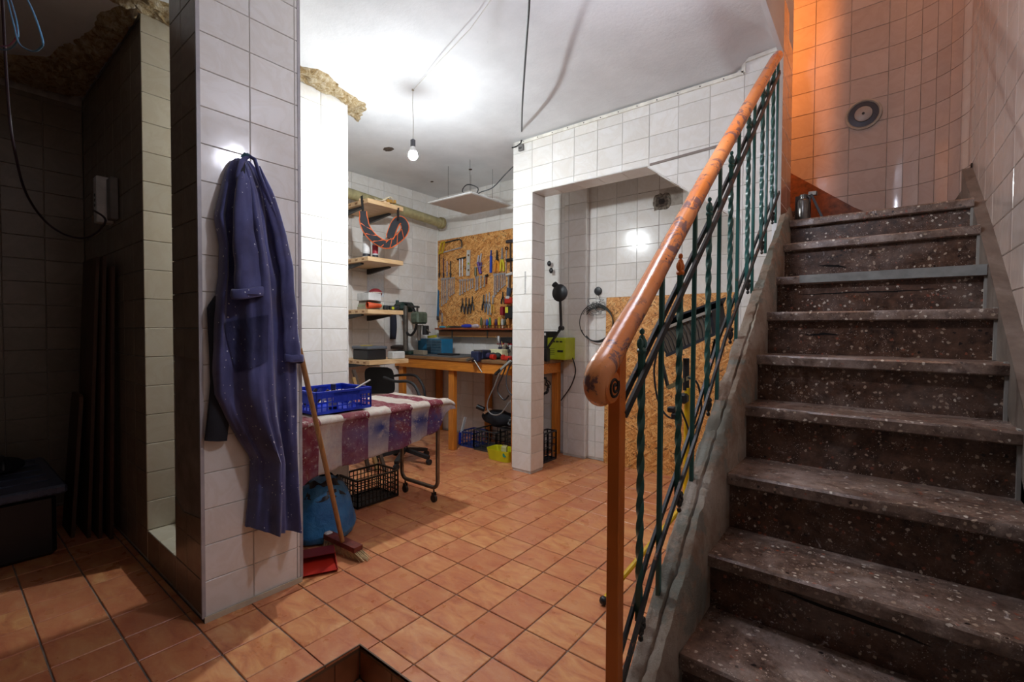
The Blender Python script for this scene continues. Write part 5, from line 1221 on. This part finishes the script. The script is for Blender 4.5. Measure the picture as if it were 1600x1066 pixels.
# ================================================================== UNDER THE BENCH
crate('blue_crate', 'small dark blue crate under the bench behind its middle leg', 'crate', (-3.385,3.62,0.001), (0.20,0.22,0.16), plain((22,52,120), 0.4), 0.0, rows_=4, cols=(5,5))
o = thing('metal_guide', 'white metal rail with blue end standing slanted in the dark blue crate', 'rail', (-3.33,3.48,0.04))
MB().bar(AY(719,684,3.49),AY(727,652,3.56),0.028,0.012).build('rail', plain((206,210,212), 0.35, 0.3), o); MB().bar(AY(718,694,3.485),AY(719,676,3.485),0.03,0.012).build('end', M['blue_plastic'], o)
crate('black_crate', 'black slatted crate standing in the middle under the bench', 'crate', (-3.11,3.62,0.001), (0.30,0.26,0.215), plain((58,60,62), 0.45), 0.0, rows_=4, cols=(3,3))
crate('black_crate', 'black crate heaped with coiled cables beside the pillar', 'crate', (-2.80,3.66,0.001), (0.28,0.26,0.26), plain((44,46,48), 0.45), 0.0, rows_=3, cols=(3,3))
crate('black_crate', 'dark crate standing behind the pillar below the welder', 'crate', (-2.46,3.60,0.001), (0.10,0.26,0.28), plain((36,40,50), 0.45), 0.0, rows_=4, cols=(2,4))
def coil(name, label, cat, c, r, wr, n_, mat, group=None, flat=0.5, parent=None):
    for k in range(n_):
        R2 = random.Random(k*7+int(c[0]*100)); 
        pts = [Vector(c)+V((r*(1+0.08*R2.uniform(-1,1)))*math.cos(a), 0.3*r*math.sin(a+k), r*flat*math.sin(a)+0.01*k)+V(R2.uniform(-.02,.02),R2.uniform(-.03,.03),0) for a in [2*PI*i/18 for i in range(19)]]
        mb = MB().tube(pts, wr, 6)
        if k == 0:
            o = parent or thing(name, label, cat, c, group)
        mb.build('loop', mat, o)
    return o
coil('cable_coil', 'grey coiled cables lying in the crate beside the pillar', 'cable', (-2.79,3.60,0.30), 0.07, 0.007, 6, plain((128,130,132), 0.5))
o = thing('tool_bag', 'black tool bag lying on the crates under the bench', 'bag', (-3.08,3.66,0.22))
mb = MB()
def bg2(u, v):
    a = 2*PI*u; r_ = math.sin(PI*(0.04+0.92*v))**0.5*(1+0.15*noise.noise(Vector((math.cos(a)*2,math.sin(a)*2,v*5))))
    return V(-3.28+0.42*v,3.66+0.09*r_*math.cos(a),0.325+0.085*r_*math.sin(a))
mb.grid(bg2, 24, 20, closeu=True); mb.build('bag_body', M['dark_cloth'], o, ang=1.5)
MB().cyl(AY(745,635,3.56),AY(757,640,3.6),0.025,n=12).build('tube', M['black_plastic'], o); MB().bar(AY(756,646,3.55),AY(768,638,3.6),0.02,0.02).build('wooden_grip', plain((150,112,84), 0.6), o)
# yellow basket
o = thing('yellow_basket', 'yellow plastic basket on the floor beside the tiled pillar', 'basket', (-2.80,3.42,0))
o.rotation_euler = (0,0,0)
M['yellow_plastic'] = plain((206,200,28), 0.35, 0, 0.1, 8)
bx, by, bw, bd_, bh = -2.80, 3.40, 0.30, 0.20, 0.105
mb = MB(); rs = []
for z, k in ((0.002,0.86),(bh,1.0),(bh,0.96),(0.008,0.82)):
    cs = []
    for i in range(20):
        a = 2*PI*(i+0.5)/20; cx, cy = math.cos(a), math.sin(a); e = 0.45
        cs.append(mb._v((bx+bw/2*k*abs(cx)**e*(1 if cx>0 else -1), by+bd_/2*k*abs(cy)**e*(1 if cy>0 else -1), z)))
    rs.append(cs)
for a, b in zip(rs, rs[1:]):
    for k in range(20): mb.face((a[k], a[(k+1)%20], b[(k+1)%20], b[k]))
mb.face(rs[0][::-1]); mb.face(rs[-1]); mb.build('basket_body', M['yellow_plastic'], o)
for i in range(9): MB().box((bx-0.12+0.03*i,by+bd_/2-0.006,0.03),(bx-0.108+0.03*i,by+bd_/2-0.001,0.09)).build('slot', plain((96,92,20), 0.5), o)
single('plastic_bottle', 'small bottle with turquoise cap lying in the yellow basket', 'bottle', MB().cyl((-2.76,3.38,0.06),(-2.70,3.31,0.075),0.022,n=14), plain((22,128,108), 0.4))
boxth('paper_pack', 'cream paper packet sticking out of the yellow basket', 'packet', V(-2.78,3.40,0.03), (0.05,0.08,0.10), (216,206,140), 0.003, 0.6, 0.5)
# hanging hoses/cables in front of the bench by the pillar
o = thing('hanging_cables', 'loops of grey and black cable hanging over the bench front beside the pillar', 'cable', V(-2.68,3.24,0.8))
c1_ = [AY(798,566,3.24),AY(789,572,3.22),AY(780,585,3.22),AY(772,605,3.22),AY(763,625,3.22),AY(762,640,3.22),AY(770,648,3.22),AY(783,646,3.22),AY(796,628,3.24)]
MB().tube(smooth(c1_,5),0.006,8).build('loop', plain((126,124,122), 0.45), o)
c2_ = [AY(795,560,3.25),AY(786,585,3.23),AY(778,605,3.23),AY(779,615,3.23),AY(788,625,3.23),AY(795,618,3.24)]
MB().tube(smooth(c2_,5),0.007,8).build('loop', M['black_plastic'], o)
c3_ = [AY(802,563,3.25),AY(795,575,3.24),AY(791,592,3.24),AY(793,608,3.24),AY(800,618,3.24)]
MB().tube(smooth(c3_,5),0.006,8).build('loop', plain((70,70,72), 0.45), o)
MB().bar(AY(798,564,3.225),AY(782,578,3.225),0.026,0.018).build('earth_clamp', plain((176,180,176), 0.4, 0.4), o); MB().bar(AY(783,577,3.222),AY(774,585,3.222),0.028,0.02).build('grip', M['black_plastic'], o)

# ================================================================== CHAIR
o = thing('office_chair', 'black office chair with looped armrests behind the striped table', 'chair', (-3.55,2.72,0))
bk = plain((30,30,32), 0.6)
ca, cb = V(-3.75,2.72,0), V(-3.60,2.72,0)
mb = MB()
def back(u, v):
    k = (1-abs(2*v-1)**4)**0.35*0.5+0.5 if 0<v<1 else 0.62; p = AY(593+(u-0.5)*46*k, 616-42*v, 2.74); return p+V(0, 0.05*math.cos((u-0.5)*2.4)-0.03*v, 0)
mb.grid(back, 14, 18); bmesh.ops.solidify(mb.bm, geom=mb.bm.faces[:], thickness=0.03); mb.build('backrest', bk, o, ang=1.2)
p = AY(600,612,2.6); sz = AY(640,622,2.75)
MB().box((sz.x-0.30,2.55,sz.z-0.10),(sz.x+0.16,2.95,sz.z-0.03),0.03).build('seat', bk, o)
for (ys, off_) in ((2.52,0),(3.0,0)):
    if ys < 2.7: pp = [AY(600,590,ys),AY(618,596,ys),AY(636,596,ys),AY(648,603,ys),AY(656,620,ys),AY(658,632,ys)]
    else: pp = [AY(612,588,ys),AY(630,586,ys),AY(648,587,ys),AY(657,596,ys),AY(663,610,ys),AY(664,625,ys)]
    MB().tube(smooth(pp,5),0.013,10).build('armrest', bk, o)
sc_ = V(sz.x-0.07,2.75,0)
MB().cyl(sc_+V(0,0,0.10),sc_+V(0,0,sz.z-0.10),0.028,n=14).build('column', dsteel, o)
for k in range(5):
    a = 2*PI*k/5+0.3; e = sc_+V(0.26*math.cos(a),0.26*math.sin(a),0.065); MB().bar(sc_+V(0,0,0.12),e,0.04,0.03).build('leg', bk, o); MB().cyl(e+V(-0.015,0,-0.038),e+V(0.015,0,-0.038),0.026,n=14).build('caster', bk, o)
# dark planks leaning behind the crate
for i, (a, b, c) in enumerate((((552,578),(602,738),(70,52,40)),((552,590),(590,738),(150,116,70)),((550,604),(576,738),(60,44,34)))):
    q = FL(*b); p = AY(*a, q.y); single('wood_strip', ['long dark wooden strip leaning behind the wheeled table','pale wooden strip below the dark one behind the table','short dark strip lowest behind the table'][i], 'wood', MB().bar(p, q+V(0,0,0.012), 0.03, 0.022), plain(c, 0.6))
# white LED panel below the ceiling
o = thing('ceiling_panel', 'square white panel hanging flat below the ceiling over the bench', 'panel', (-3.25,3.41,2.5))
MB().box((-3.552,3.115,2.5),(-2.955,3.705,2.512),0.002).build('frame', plain((216,216,214), 0.5), o)
MB().box((-3.54,3.127,2.497),(-2.967,3.693,2.5)).build('diffuser', plain((206,200,194), 0.6, 0, 0.03), o)
for x, y in ((-3.4,3.25),(-3.1,3.25),(-3.4,3.58),(-3.1,3.58)): MB().cyl((x,y,2.51),(x,y,CZ+0.0),0.0015,n=6).build('wire', dsteel, o)
MB().tube(smooth([V(-3.05,3.25,2.512),V(-3.15,3.20,2.56),V(-3.05,3.16,2.60),V(-2.95,3.2,2.56),V(-3.05,3.28,2.53)],5),0.005,6).build('lead', M['black_plastic'], o)
MB().bar((-3.2,3.36,2.514),(-3.0,3.36,2.530),0.05,0.025).build('driver_box', plain((226,226,222), 0.5), o)
# black cable from ceiling to the partition corner and on to the panel
kb = thing('black_cable', 'black cable hanging from the ceiling to the corner of the tiled partition', 'cable', (-2.45,3.18,2.84))
pts = [at(827,-60,'Z',2.80), at(827,0,'Z',2.76), at(823,60,'Z',2.74), at(819,120,'Z',2.75), at(816,170,'Z',2.77), AY(815,212,3.165), AY(814,222,3.165), AY(808,228,3.17), AY(800,231,3.17)]
MB().tube(smooth(pts,6),0.0058,8).build('cable', M['black_plastic'], kb)
pts = [V(-2.535,3.20,2.84), V(-2.545,3.34,2.82), V(-2.62,3.40,2.80), AY(790,272,3.4), AY(770,293,3.35), AY(752,300,3.3), V(-3.05,3.28,2.53)]
MB().tube(smooth(pts,6),0.0050,8).build('cable', M['black_plastic'], kb)
a, b = AY(811,237,3.18), AY(818,225,3.18); o = thing('junction_box', 'small grey switch box under the cable at the partition corner', 'switch', a)
MB().box((a.x,3.165,a.z),(b.x,3.188,b.z),0.003).build('box', plain((120,118,116), 0.5), o); MB().box((a.x+0.008,3.162,a.z+0.012),(b.x-0.008,3.166,a.z+0.03),0.001).build('rocker', plain((64,62,60), 0.4), o)
mb = MB(); mb.bar((-1.29,3.186,2.412),(-0.72,3.186,2.440),0.006,0.016); tag(mb.build('shadow_line_bar', plain((132,120,112), 0.6)), kind='structure')  # thin grey bar standing in for the shadow line across the partition
# vertical hand-written marks on the pillar
try:
    fc = bpy.data.curves.new('writing', 'FONT'); fc.body = 'xxxxllxxxxixxxmm('; fc.size = 0.020; fc.extrude = 0.0004; fc.space_character = 0.97
    fo = bpy.data.objects.new('writing', fc); dg = bpy.context.evaluated_depsgraph_get(); COL.objects.link(fo); bpy.context.view_layer.update()
    me = bpy.data.meshes.new_from_object(fo.evaluated_get(bpy.context.evaluated_depsgraph_get())); bpy.data.objects.remove(fo)
    me.materials.clear(); me.materials.append(plain((84,84,88), 0.6)); fm = bpy.data.objects.new('writing', me); COL.objects.link(fm)
    a = AY(821.5,424,3.19); xs2 = [v_.co.x for v_ in me.vertices]; sc2 = 0.195/(max(xs2)-min(xs2))
    fm.parent = wt; fm.rotation_euler = Matrix(((0,1,0),(0,0,-1),(-1,0,0))).to_euler(); fm.scale = (sc2,1.5,1)
    fm.location = V(a.x-0.012, 3.1895, a.z)-wloc(wt); fm['label'] = 'tiny vertical column of dark characters'
except Exception as ex: print('writing', ex)

# ================================================================== NICHE
o = thing('strand_board', 'large strand board sheet leaning against the back wall in the niche', 'board', (-1.45,3.90,0))
A0, A1 = FL(943,723), at(949,465,'Y',3.93)
mb = MB(); mb.prism([(-1.995,3.905,0.001),(-0.76,3.905,0.001),(-0.76,3.932,1.545),(-1.995,3.932,1.545)],(0,0.015,0)); 
bmesh.ops.recalc_face_normals(mb.bm, faces=mb.bm.faces[:]); mb.build('sheet', M['osb'], o)
# wire coil and rosette
o = thing('wall_rosette', 'round black cable outlet on the back wall above the wire coil', 'outlet', AY(935,455,3.94))
MB().lathe([(0.034,0.0),(0.040,-0.006),(0.036,-0.018),(0.02,-0.022)], AY(935,455,3.949), 20, 'Y').build('plate', M['black_plastic'], o)
MB().tube([AY(935,460,3.93),AY(938,470,3.93),AY(934,478,3.93),AY(930,485,3.93),AY(933,472,3.93)],0.003,6).build('wire', dsteel, o)
o = thing('wire_coil', 'thin black wire coiled in a ring on the back wall beside the strand board', 'wire', AY(932,503,3.92))
cc_ = AY(932.5,504,3.92); Rr_ = (AY(959,504,3.92).x-cc_.x)
for k in range(4):
    MB().tube([cc_+V(Rr_*(1-0.03*k)*math.cos(a)+0.006*k, 0.004*k-0.02, -0.008*k+(Rr_*(1-0.02*k))*math.sin(a)) for a in [2*PI*i/40 for i in range(41)]],0.0045,6).build('loop', plain((44,48,46), 0.5), o)
mb = MB(); R3 = random.Random(5); p = cc_+V(0,-0.02,Rr_)
mb.tube(smooth([p+V(R3.uniform(-.09,.09),R3.uniform(-.015,.01),R3.uniform(-.10,.05)) for _ in range(26)],4),0.002,5); mb.build('tangle', plain((60,60,60), 0.5), o)
# magnifier lamp
o = thing('bench_lamp', 'black jointed bench lamp clamped at the right end of the workbench', 'lamp', AY(853,550,3.6))
LP_ = lambda x, y: AY(x,y,3.60)
MB().bar(LP_(855,545),LP_(877,512),0.022,0.016).build('lower_arm', M['black_plastic'], o)
MB().bar(LP_(877,512),LP_(875,462),0.02,0.016).build('upper_arm', M['black_plastic'], o)
MB().cyl(LP_(877,513)+V(0,-.02,0),LP_(877,513)+V(0,.02,0),0.022,n=12).build('joint', M['black_plastic'], o)
MB().lathe([(0.03,0.02),(0.075,0.0),(0.080,-0.02),(0.06,-0.035),(0.02,-0.045)], LP_(876,458), 24, 'Y').build('head', M['black_plastic'], o)
MB().cyl(LP_(872,450),LP_(866,444),0.028,n=14).build('neck', M['black_plastic'], o)
MB().cbox(LP_(853,555),(0.06,0.06,0.12),0.006).build('clamp', M['black_plastic'], o)
# welder
o = thing('welding_machine', 'yellow-green welding machine at the right end of the workbench', 'welder', AY(868,560,3.68))
a, b = AY(854.5,563,3.72), AY(883.5,528,3.72)
MB().box((a.x,3.72,BZ+0.001),(b.x,3.90,b.z),0.006).build('housing', plain((176,190,36), 0.4, 0, 0.06), o)
MB().box((a.x-0.05,3.715,BZ+0.001),(a.x,3.90,b.z+0.06),0.006).build('dark_case', M['black_plastic'], o)
W_ = b.x-a.x
for k in range(4): MB().box((a.x+0.10*W_,3.717,BZ+0.05+0.018*k),(a.x+0.42*W_,3.7205,BZ+0.055+0.018*k)).build('print_line', plain((70,80,30), 0.6), o)
MB().box((a.x+0.58*W_,3.716,BZ+0.075),(a.x+0.88*W_,3.7205,BZ+0.095)).build('plate', plain((30,32,28), 0.5), o)
for k in range(3): MB().box((a.x+(0.30+0.2*k)*W_,3.716,b.z-0.045),(a.x+(0.44+0.2*k)*W_,3.7205,b.z-0.030)).build('print_mark', plain((60,70,28), 0.6), o)
MB().box((a.x-0.04,3.712,b.z+0.02),(a.x-0.01,3.716,b.z+0.045)).build('label', plain((216,216,212), 0.6), o)
MB().tube(smooth([V(b.x,3.85,BZ+0.02),V(b.x+0.03,3.86,0.85),V(b.x-0.02,3.86,0.70),V(b.x-0.12,3.84,0.55)],5),0.006,8).build('lead', M['black_plastic'], o)
coil('cable_coil', 'black cable coils hanging under the welder behind the pillar', 'cable', (-2.50,3.60,0.70), 0.08, 0.006, 3, M['black_plastic'], flat=1.0)
for i, (x, y) in enumerate(((858,412),(861,423))): p = AY(x,y,3.90); MB().sphere(p,0.022,10,(1,0.8,1.3)).build('hand_drill' if 0 else 'hook_knob', M['black_plastic'], None); bpy.data.objects[('hook_knob' if i == 0 else 'hook_knob.001')]['label'] = ['upper black knob on the wall right of the tool board','lower black knob on the wall right of the tool board'][i]; bpy.data.objects[('hook_knob' if i == 0 else 'hook_knob.001')]['category'] = 'knob'
# flood light on a tripod
o = thing('work_light', 'large black halogen work light on a yellow tripod behind the railing', 'work light', (-0.86,2.25,0))
HY = 2.35
def wl(px, py, dy=0): return AY(px, py, HY+dy)
hb = plain((60,62,68), 0.45, 0.3, 0.15, 10)
mb = MB(); front = [wl(1022,520), wl(1112,486), wl(1118,522), wl(1042,556)]
ctr = (front[0]+front[2])/2
mb.prism([f for f in front],(0.02,0.13,0.035)); mb.build('housing', plain((46,48,54), 0.5), o)
t = NT('work_light_glass'); v = t.coord(); M['wglass'] = t.fin(lin((112,104,92)), 0.25)
g_ = [f.lerp(ctr,0.09)+V(0,-0.006,0) for f in front]; mb = MB(); mb.prism(g_,(0,0.004,0)); mb.build('glass', M['wglass'], o)
for k in range(13):
    t_ = (k+0.5)/13; a = g_[0].lerp(g_[1],t_); b = g_[3].lerp(g_[2],t_); m = (a+b)/2+(g_[1]-g_[0])*0.035
    MB().tube([a+V(0,-.006,0),a.lerp(m,.5)*0.5+((a+m)/2)*0.5+V(0,-.012,0),m+V(0,-.014,0),(b+m)/2+V(0,-.012,0),b+V(0,-.006,0)],0.0022,5).build('guard_wire', M['black_plastic'], o)
for a, b in ((front[0],front[1]),(front[3],front[2])): MB().bar(a+V(0,-.01,0),b+V(0,-.01,0),0.012,0.014).build('rim', plain((188,182,168), 0.4, 0.4) if a is front[0] else hb, o)
MB().prism([front[0]+V(0.02,0.13,0.035), front[1]+V(0.02,0.13,0.035), front[1]+V(0.05,0.06,0.06), front[0]+V(0.06,0.05,0.07), front[0], ][:4], (0,0,0.01)).build('top_box', plain((40,42,48), 0.5), o)
MB().bar(wl(1032,556,0.05),wl(1044,606,0.05),0.02,0.012).build('bracket', M['black_plastic'], o)
MB().bar(wl(1118,530,0.05),wl(1112,560,0.05),0.02,0.012).build('bracket', M['black_plastic'], o)
MB().bar(wl(1044,606,0.05),wl(1078,590,0.05),0.03,0.02).build('crossbar', plain((120,112,80), 0.5), o)
MB().cyl(wl(1072,560,0.05),wl(1072,610,0.05),0.016,n=12).build('upper_pole', M['black_plastic'], o)
MB().cyl(wl(1074,606,0.05),V(wl(1074,606,0.05).x,HY+0.05,0.10),0.0145,n=12).build('pole', plain((220,178,24), 0.35), o)
MB().cbox(wl(1066,622,0.03),(0.06,0.06,0.05),0.01).build('knob', M['black_plastic'], o)
for pts in ([wl(1028,545),wl(1022,580),wl(1028,625),wl(1042,650),wl(1060,655)],[wl(1075,590),wl(1090,600),wl(1096,640),wl(1085,670)],[wl(1060,630),wl(1072,660),wl(1078,680)]): MB().tube(smooth(pts,5),0.005,8).build('cable', M['black_plastic'], o)
for p_ in (wl(1056,650),wl(1050,640)): MB().cbox(p_,(0.04,0.04,0.03),0.006).build('plug', M['black_plastic'], o)
pb0 = V(wl(1074,606,0.05).x,HY+0.05,0.36)
foot = FL(943,946)
ft = [V(foot.x,foot.y,0.022), V(-0.72,2.98,0.022), V(-0.66,2.25,0.022)]
for k, e in enumerate(ft):
    if k == 0: s0 = V(-0.84,2.40,0.36)
    s0 = pb0; lg_ = MB().tube([s0, e], 0.0125, 10).build('leg', plain((220,178,24), 0.35), o); MB().sphere(e, 0.02, 10).build('rubber_foot', M['black_plastic'], lg_)

# ================================================================== CEILING DAMAGE
def rubble(name, outer, inner, zc, label, depth=0.03, nv=8, seed=0):
    """rough broken edge between two outlines lying on the ceiling"""
    def res(L, n_):
        d = [0]; 
        for a, b in zip(L, L[1:]): d.append(d[-1]+(Vector(b)-Vector(a)).length)
        out = []
        for k in range(n_):
            s_ = d[-1]*k/(n_-1)
            for i in range(len(L)-1):
                if s_ <= d[i+1] or i == len(L)-2:
                    q = (s_-d[i])/max(d[i+1]-d[i],1e-6); out.append(Vector(L[i]).lerp(Vector(L[i+1]), q)); break
        return out
    n_ = 90; A = res(outer, n_); B = res(inner, n_); mb = MB()
    def fn(u, v):
        i = min(int(u*(n_-1)+0.5), n_-1); p = A[i].lerp(B[i], v); e = math.sin(PI*min(1,v*1.0))**0.5
        q = Vector((p.x*16+seed, p.y*16, p.z*16)); z = depth*(0.35+noise.noise(q)*0.9+0.5*abs(noise.noise(q*2.7)))*e
        j = 0.014*noise.noise(q*1.6+Vector((5,5,5)))*(1 if 0<v<1 else 0.8)
        return Vector((p.x+j, p.y+j, p.z-max(-0.002, z)+0.003))
    g = mb.grid(fn, n_, nv*2)
    o = mb.build(name, M['rubble'], ceiling, ang=0.9); tag(o, label); return o
ZC = CZ-0.002
C_ = lambda x, y, z=ZC: at(x, y, 'Z', z)
# over the pier face
outer = [C_(440+x/6.66, 80+y/6.66) for x, y in ((-60,20),(60,30),(145,60),(215,165),(380,190),(480,250),(560,320),(620,400),(750,470),(860,540),(890,600),(840,660),(805,740))]
inner = [V(-2.998,y,ZC-0.012) for y in (1.25,1.35,1.40,1.46,1.52,1.58,1.64,1.70,1.76,1.82,1.87)]+[V(-3.02,1.89,ZC-0.01), V(-3.10,1.89,ZC-0.01)]
rubble('broken_plaster', outer, inner, ZC, 'crumbling plaster hole in the ceiling over the lit pier', 0.035, 8, 3)
outer = [C_(x, y) for x, y in ((150,-12),(190,-2),(225,-8),(262,4),(300,20))]
inner = [V(-2.998,y,ZC-0.015) for y in (0.66,0.72,0.80,0.90,1.0)]
rubble('broken_plaster', outer, inner, ZC, 'broken plaster where ceiling meets the pier beside the robe pillar', 0.03, 8, 9)
outer = [C_(x/2.667, y/2.667) for x, y in ((-120,215),(0,225),(100,232),(205,236),(235,200),(330,155),(395,110),(400,60),(470,30),(560,8))]
inner = [V(-4.44,0.0,ZC-0.03),V(-4.44,0.2,ZC-0.03),V(-4.44,0.40,ZC-0.03),V(-4.43,0.60,ZC-0.03),V(-4.35,0.69,ZC-0.03),V(-4.0,0.69,ZC-0.03),V(-3.7,0.69,ZC-0.03),V(-3.4,0.69,ZC-0.03),V(-3.15,0.69,ZC-0.03),V(-3.0,0.69,ZC-0.03)]
rubble('broken_plaster', outer, inner, ZC, 'large dark broken area in the ceiling over the left room', 0.05, 8, 17)
for i, (x, y, r_, lb) in enumerate(((607,233,0.04,'small broken hole in the ceiling left of the bulb'),(675,284,0.014,'small dark hole in the far ceiling'),(735,265,0.014,'small dark hole in the ceiling right of the bulb'))):
    c = C_(x,y); n_ = 16; mb = MB(); mb.prism([c+V(r_*1.4*math.cos(2*PI*k/n_)*(1+0.3*noise.noise(Vector((k*.8,i,1)))), r_*math.sin(2*PI*k/n_)*(1+0.3*noise.noise(Vector((k*.8,i,4)))), -0.003) for k in range(n_)],(0,0,0.006)); tag(mb.build('ceiling_hole', plain((96,84,74), 0.9, 0, 0.4, 60), ceiling), lb)

# ================================================================== STAIRWELL VENT
o = thing('wall_vent', 'round grey ventilation disc on the orange-lit stairwell wall', 'vent', V(-0.107,3.86,2.67))
vc = at(1349,179.5,'Y',3.858)
MB().lathe([(0.098,0.0),(0.098,-0.012),(0.088,-0.018),(0.082,-0.010),(0.082,0.0)], vc, 36, 'Y').build('rim', plain((176,168,154), 0.4), o)
MB().lathe([(0.081,-0.001),(0.081,-0.010),(0.050,-0.012),(0.050,-0.001)], vc, 36, 'Y').build('ring', plain((70,72,80), 0.4, 0.3), o)
MB().lathe([(0.048,-0.001),(0.048,-0.020),(0.042,-0.024)], vc, 36, 'Y').build('disc', plain((160,152,146), 0.4), o)
MB().cyl(vc+V(0,-0.024,0),vc+V(0,-0.029,0),0.008,n=10).build('bolt', plain((30,28,28), 0.5), o)

# ================================================================== LEFT ROOM
o = thing('storage_box', 'large dark storage box with grey-blue lid in the dark left room', 'storage box', (-3.75,0.25,0))
MB().box((-4.28,-0.05,0.001),(-3.50,0.42,0.335),0.02).build('body', plain((24,26,32), 0.4), o)
MB().box((-4.32,-0.09,0.337),(-3.46,0.46,0.385),0.012).build('lid', plain((72,80,104), 0.4), o)
for k in range(5): MB().box((-4.24+0.15*k,-0.04,0.385),(-4.22+0.15*k,0.41,0.392),0.002).build('rib', plain((72,80,104), 0.4), o)
for k in range(14): MB().box((-3.461,-0.05+0.036*k,0.345),(-3.456,-0.035+0.036*k,0.378)).build('lid_rib', plain((72,80,104), 0.4), o)
o = thing('dark_bag', 'black bag with handle lying on the storage box lid', 'bag', (-4.0,0.2,0.39))
MB().sphere((-4.02,0.22,0.43), 0.12, 16, (1.5,1.1,0.33)).build('bag_body', M['dark_cloth'], o); MB().tube([V(-3.95+0.09*math.cos(a),0.25,0.43+0.06*math.sin(a)) for a in [PI*i/10 for i in range(11)]],0.012,8).build('handle', M['black_plastic'], o)
for i, (xa, xb, yb, z, lb, th) in enumerate(((-3.99,-3.62,0.56,1.66,'tallest brown board leaning in the dark corner',0.016),(-3.86,-3.56,0.60,1.66,'second tall brown board behind the tallest one',0.016),(-3.80,-3.50,0.64,1.60,'third brown board nearest the tiled pier',0.016),(-3.98,-3.70,0.50,0.84,'short rounded brown board in front of the tall ones',0.018))):
    mb = MB(); yt = yb+0.07 if i == 3 else min(0.685-0.0, yb+0.04)
    if i == 3: yt = 0.55
    if i == 0: yt = 0.62
    if i == 1: yt = 0.64
    if i == 2: yt = 0.665
    r_ = 0.05 if i == 3 else 0.004
    mb.prism([(xa,yb,0.001),(xb,yb,0.001),(xb,yt-(yt-yb)*r_/z,z-r_),(xb-r_*0.3,yt,z-r_*0.3),(xb-r_,yt,z),(xa+r_,yt,z),(xa,yt,z-r_)],(0,th,0)); single('leaning_board', lb, 'board', mb, M['board_brown'])
a, b = at(160,345,'Y',0.68), at(170,290,'Y',0.68); o = thing('wall_socket', 'white multi-socket strip on the dark wall by the pier', 'socket', a)
a = V(-3.66,0.66,1.87); MB().box((-3.665,0.62,1.86),(-3.59,0.697,2.13),0.004).build('case', plain((216,216,214), 0.5), o); MB().box((-3.56,0.66,1.87),(-3.47,0.697,2.11),0.004).build('back_plate', plain((130,126,122), 0.6), o)
for z in (1.96,1.99,2.02): MB().cyl((-3.628,0.621,z),(-3.628,0.617,z),0.009,n=10).build('pin_hole', M['black_plastic'], o)
kb = thing('dark_cable', 'dark cable drooping across the left room to the wall socket', 'cable', at(5,10,'Y',0.30))
pts = [at(3,-20,'Y',0.20), at(8,80,'Y',0.22), at(14,170,'Y',0.24), at(22,230,'Y',0.26), at(40,300,'Y',0.32), at(70,345,'Y',0.42), at(105,368,'Y',0.50), at(140,370,'Y',0.57), at(165,345,'Y',0.61), V(-3.63,0.615,1.93)]
MB().tube(smooth(pts,6),0.0055,8).build('cable', plain((52,36,44), 0.5), kb)
kb = thing('loose_wires', 'loops of blue and pink wires hanging from the ceiling in the top left corner', 'wires', at(20,0,'Y',0.2))
for i, (pp, c) in enumerate((([(25,-30),(48,10),(66,60),(64,74),(50,80),(30,68),(22,40),(12,0),(8,-30)],(90,150,190)),([(5,-30),(20,10),(28,45),(26,66),(10,78),(-15,74)],(100,160,200)),([(10,-30),(20,12),(27,40),(24,60),(10,72),(-12,70)],(196,80,110)))):
    MB().tube(smooth([at(x,y,'Y',0.18+0.01*i) for x,y in pp],6),0.0022,6).build('wire', plain(c, 0.4), kb)
o = thing('glass_jar', 'small jar with dark net cloth on the sill between pier and pillar', 'jar', (-2.72,1.02,0.175))
MB().lathe([(0.05,0),(0.055,0.01),(0.052,0.10),(0.045,0.12),(0.048,0.14)], (-2.74,1.02,0.175), 20).build('jar', plain((190,196,196), 0.15), o)
MB().sphere((-2.74,1.02,0.34), 0.05, 14, (1,1,0.9)).build('net_cloth', plain((56,62,72), 0.7, 0, 0.5, 60), o)
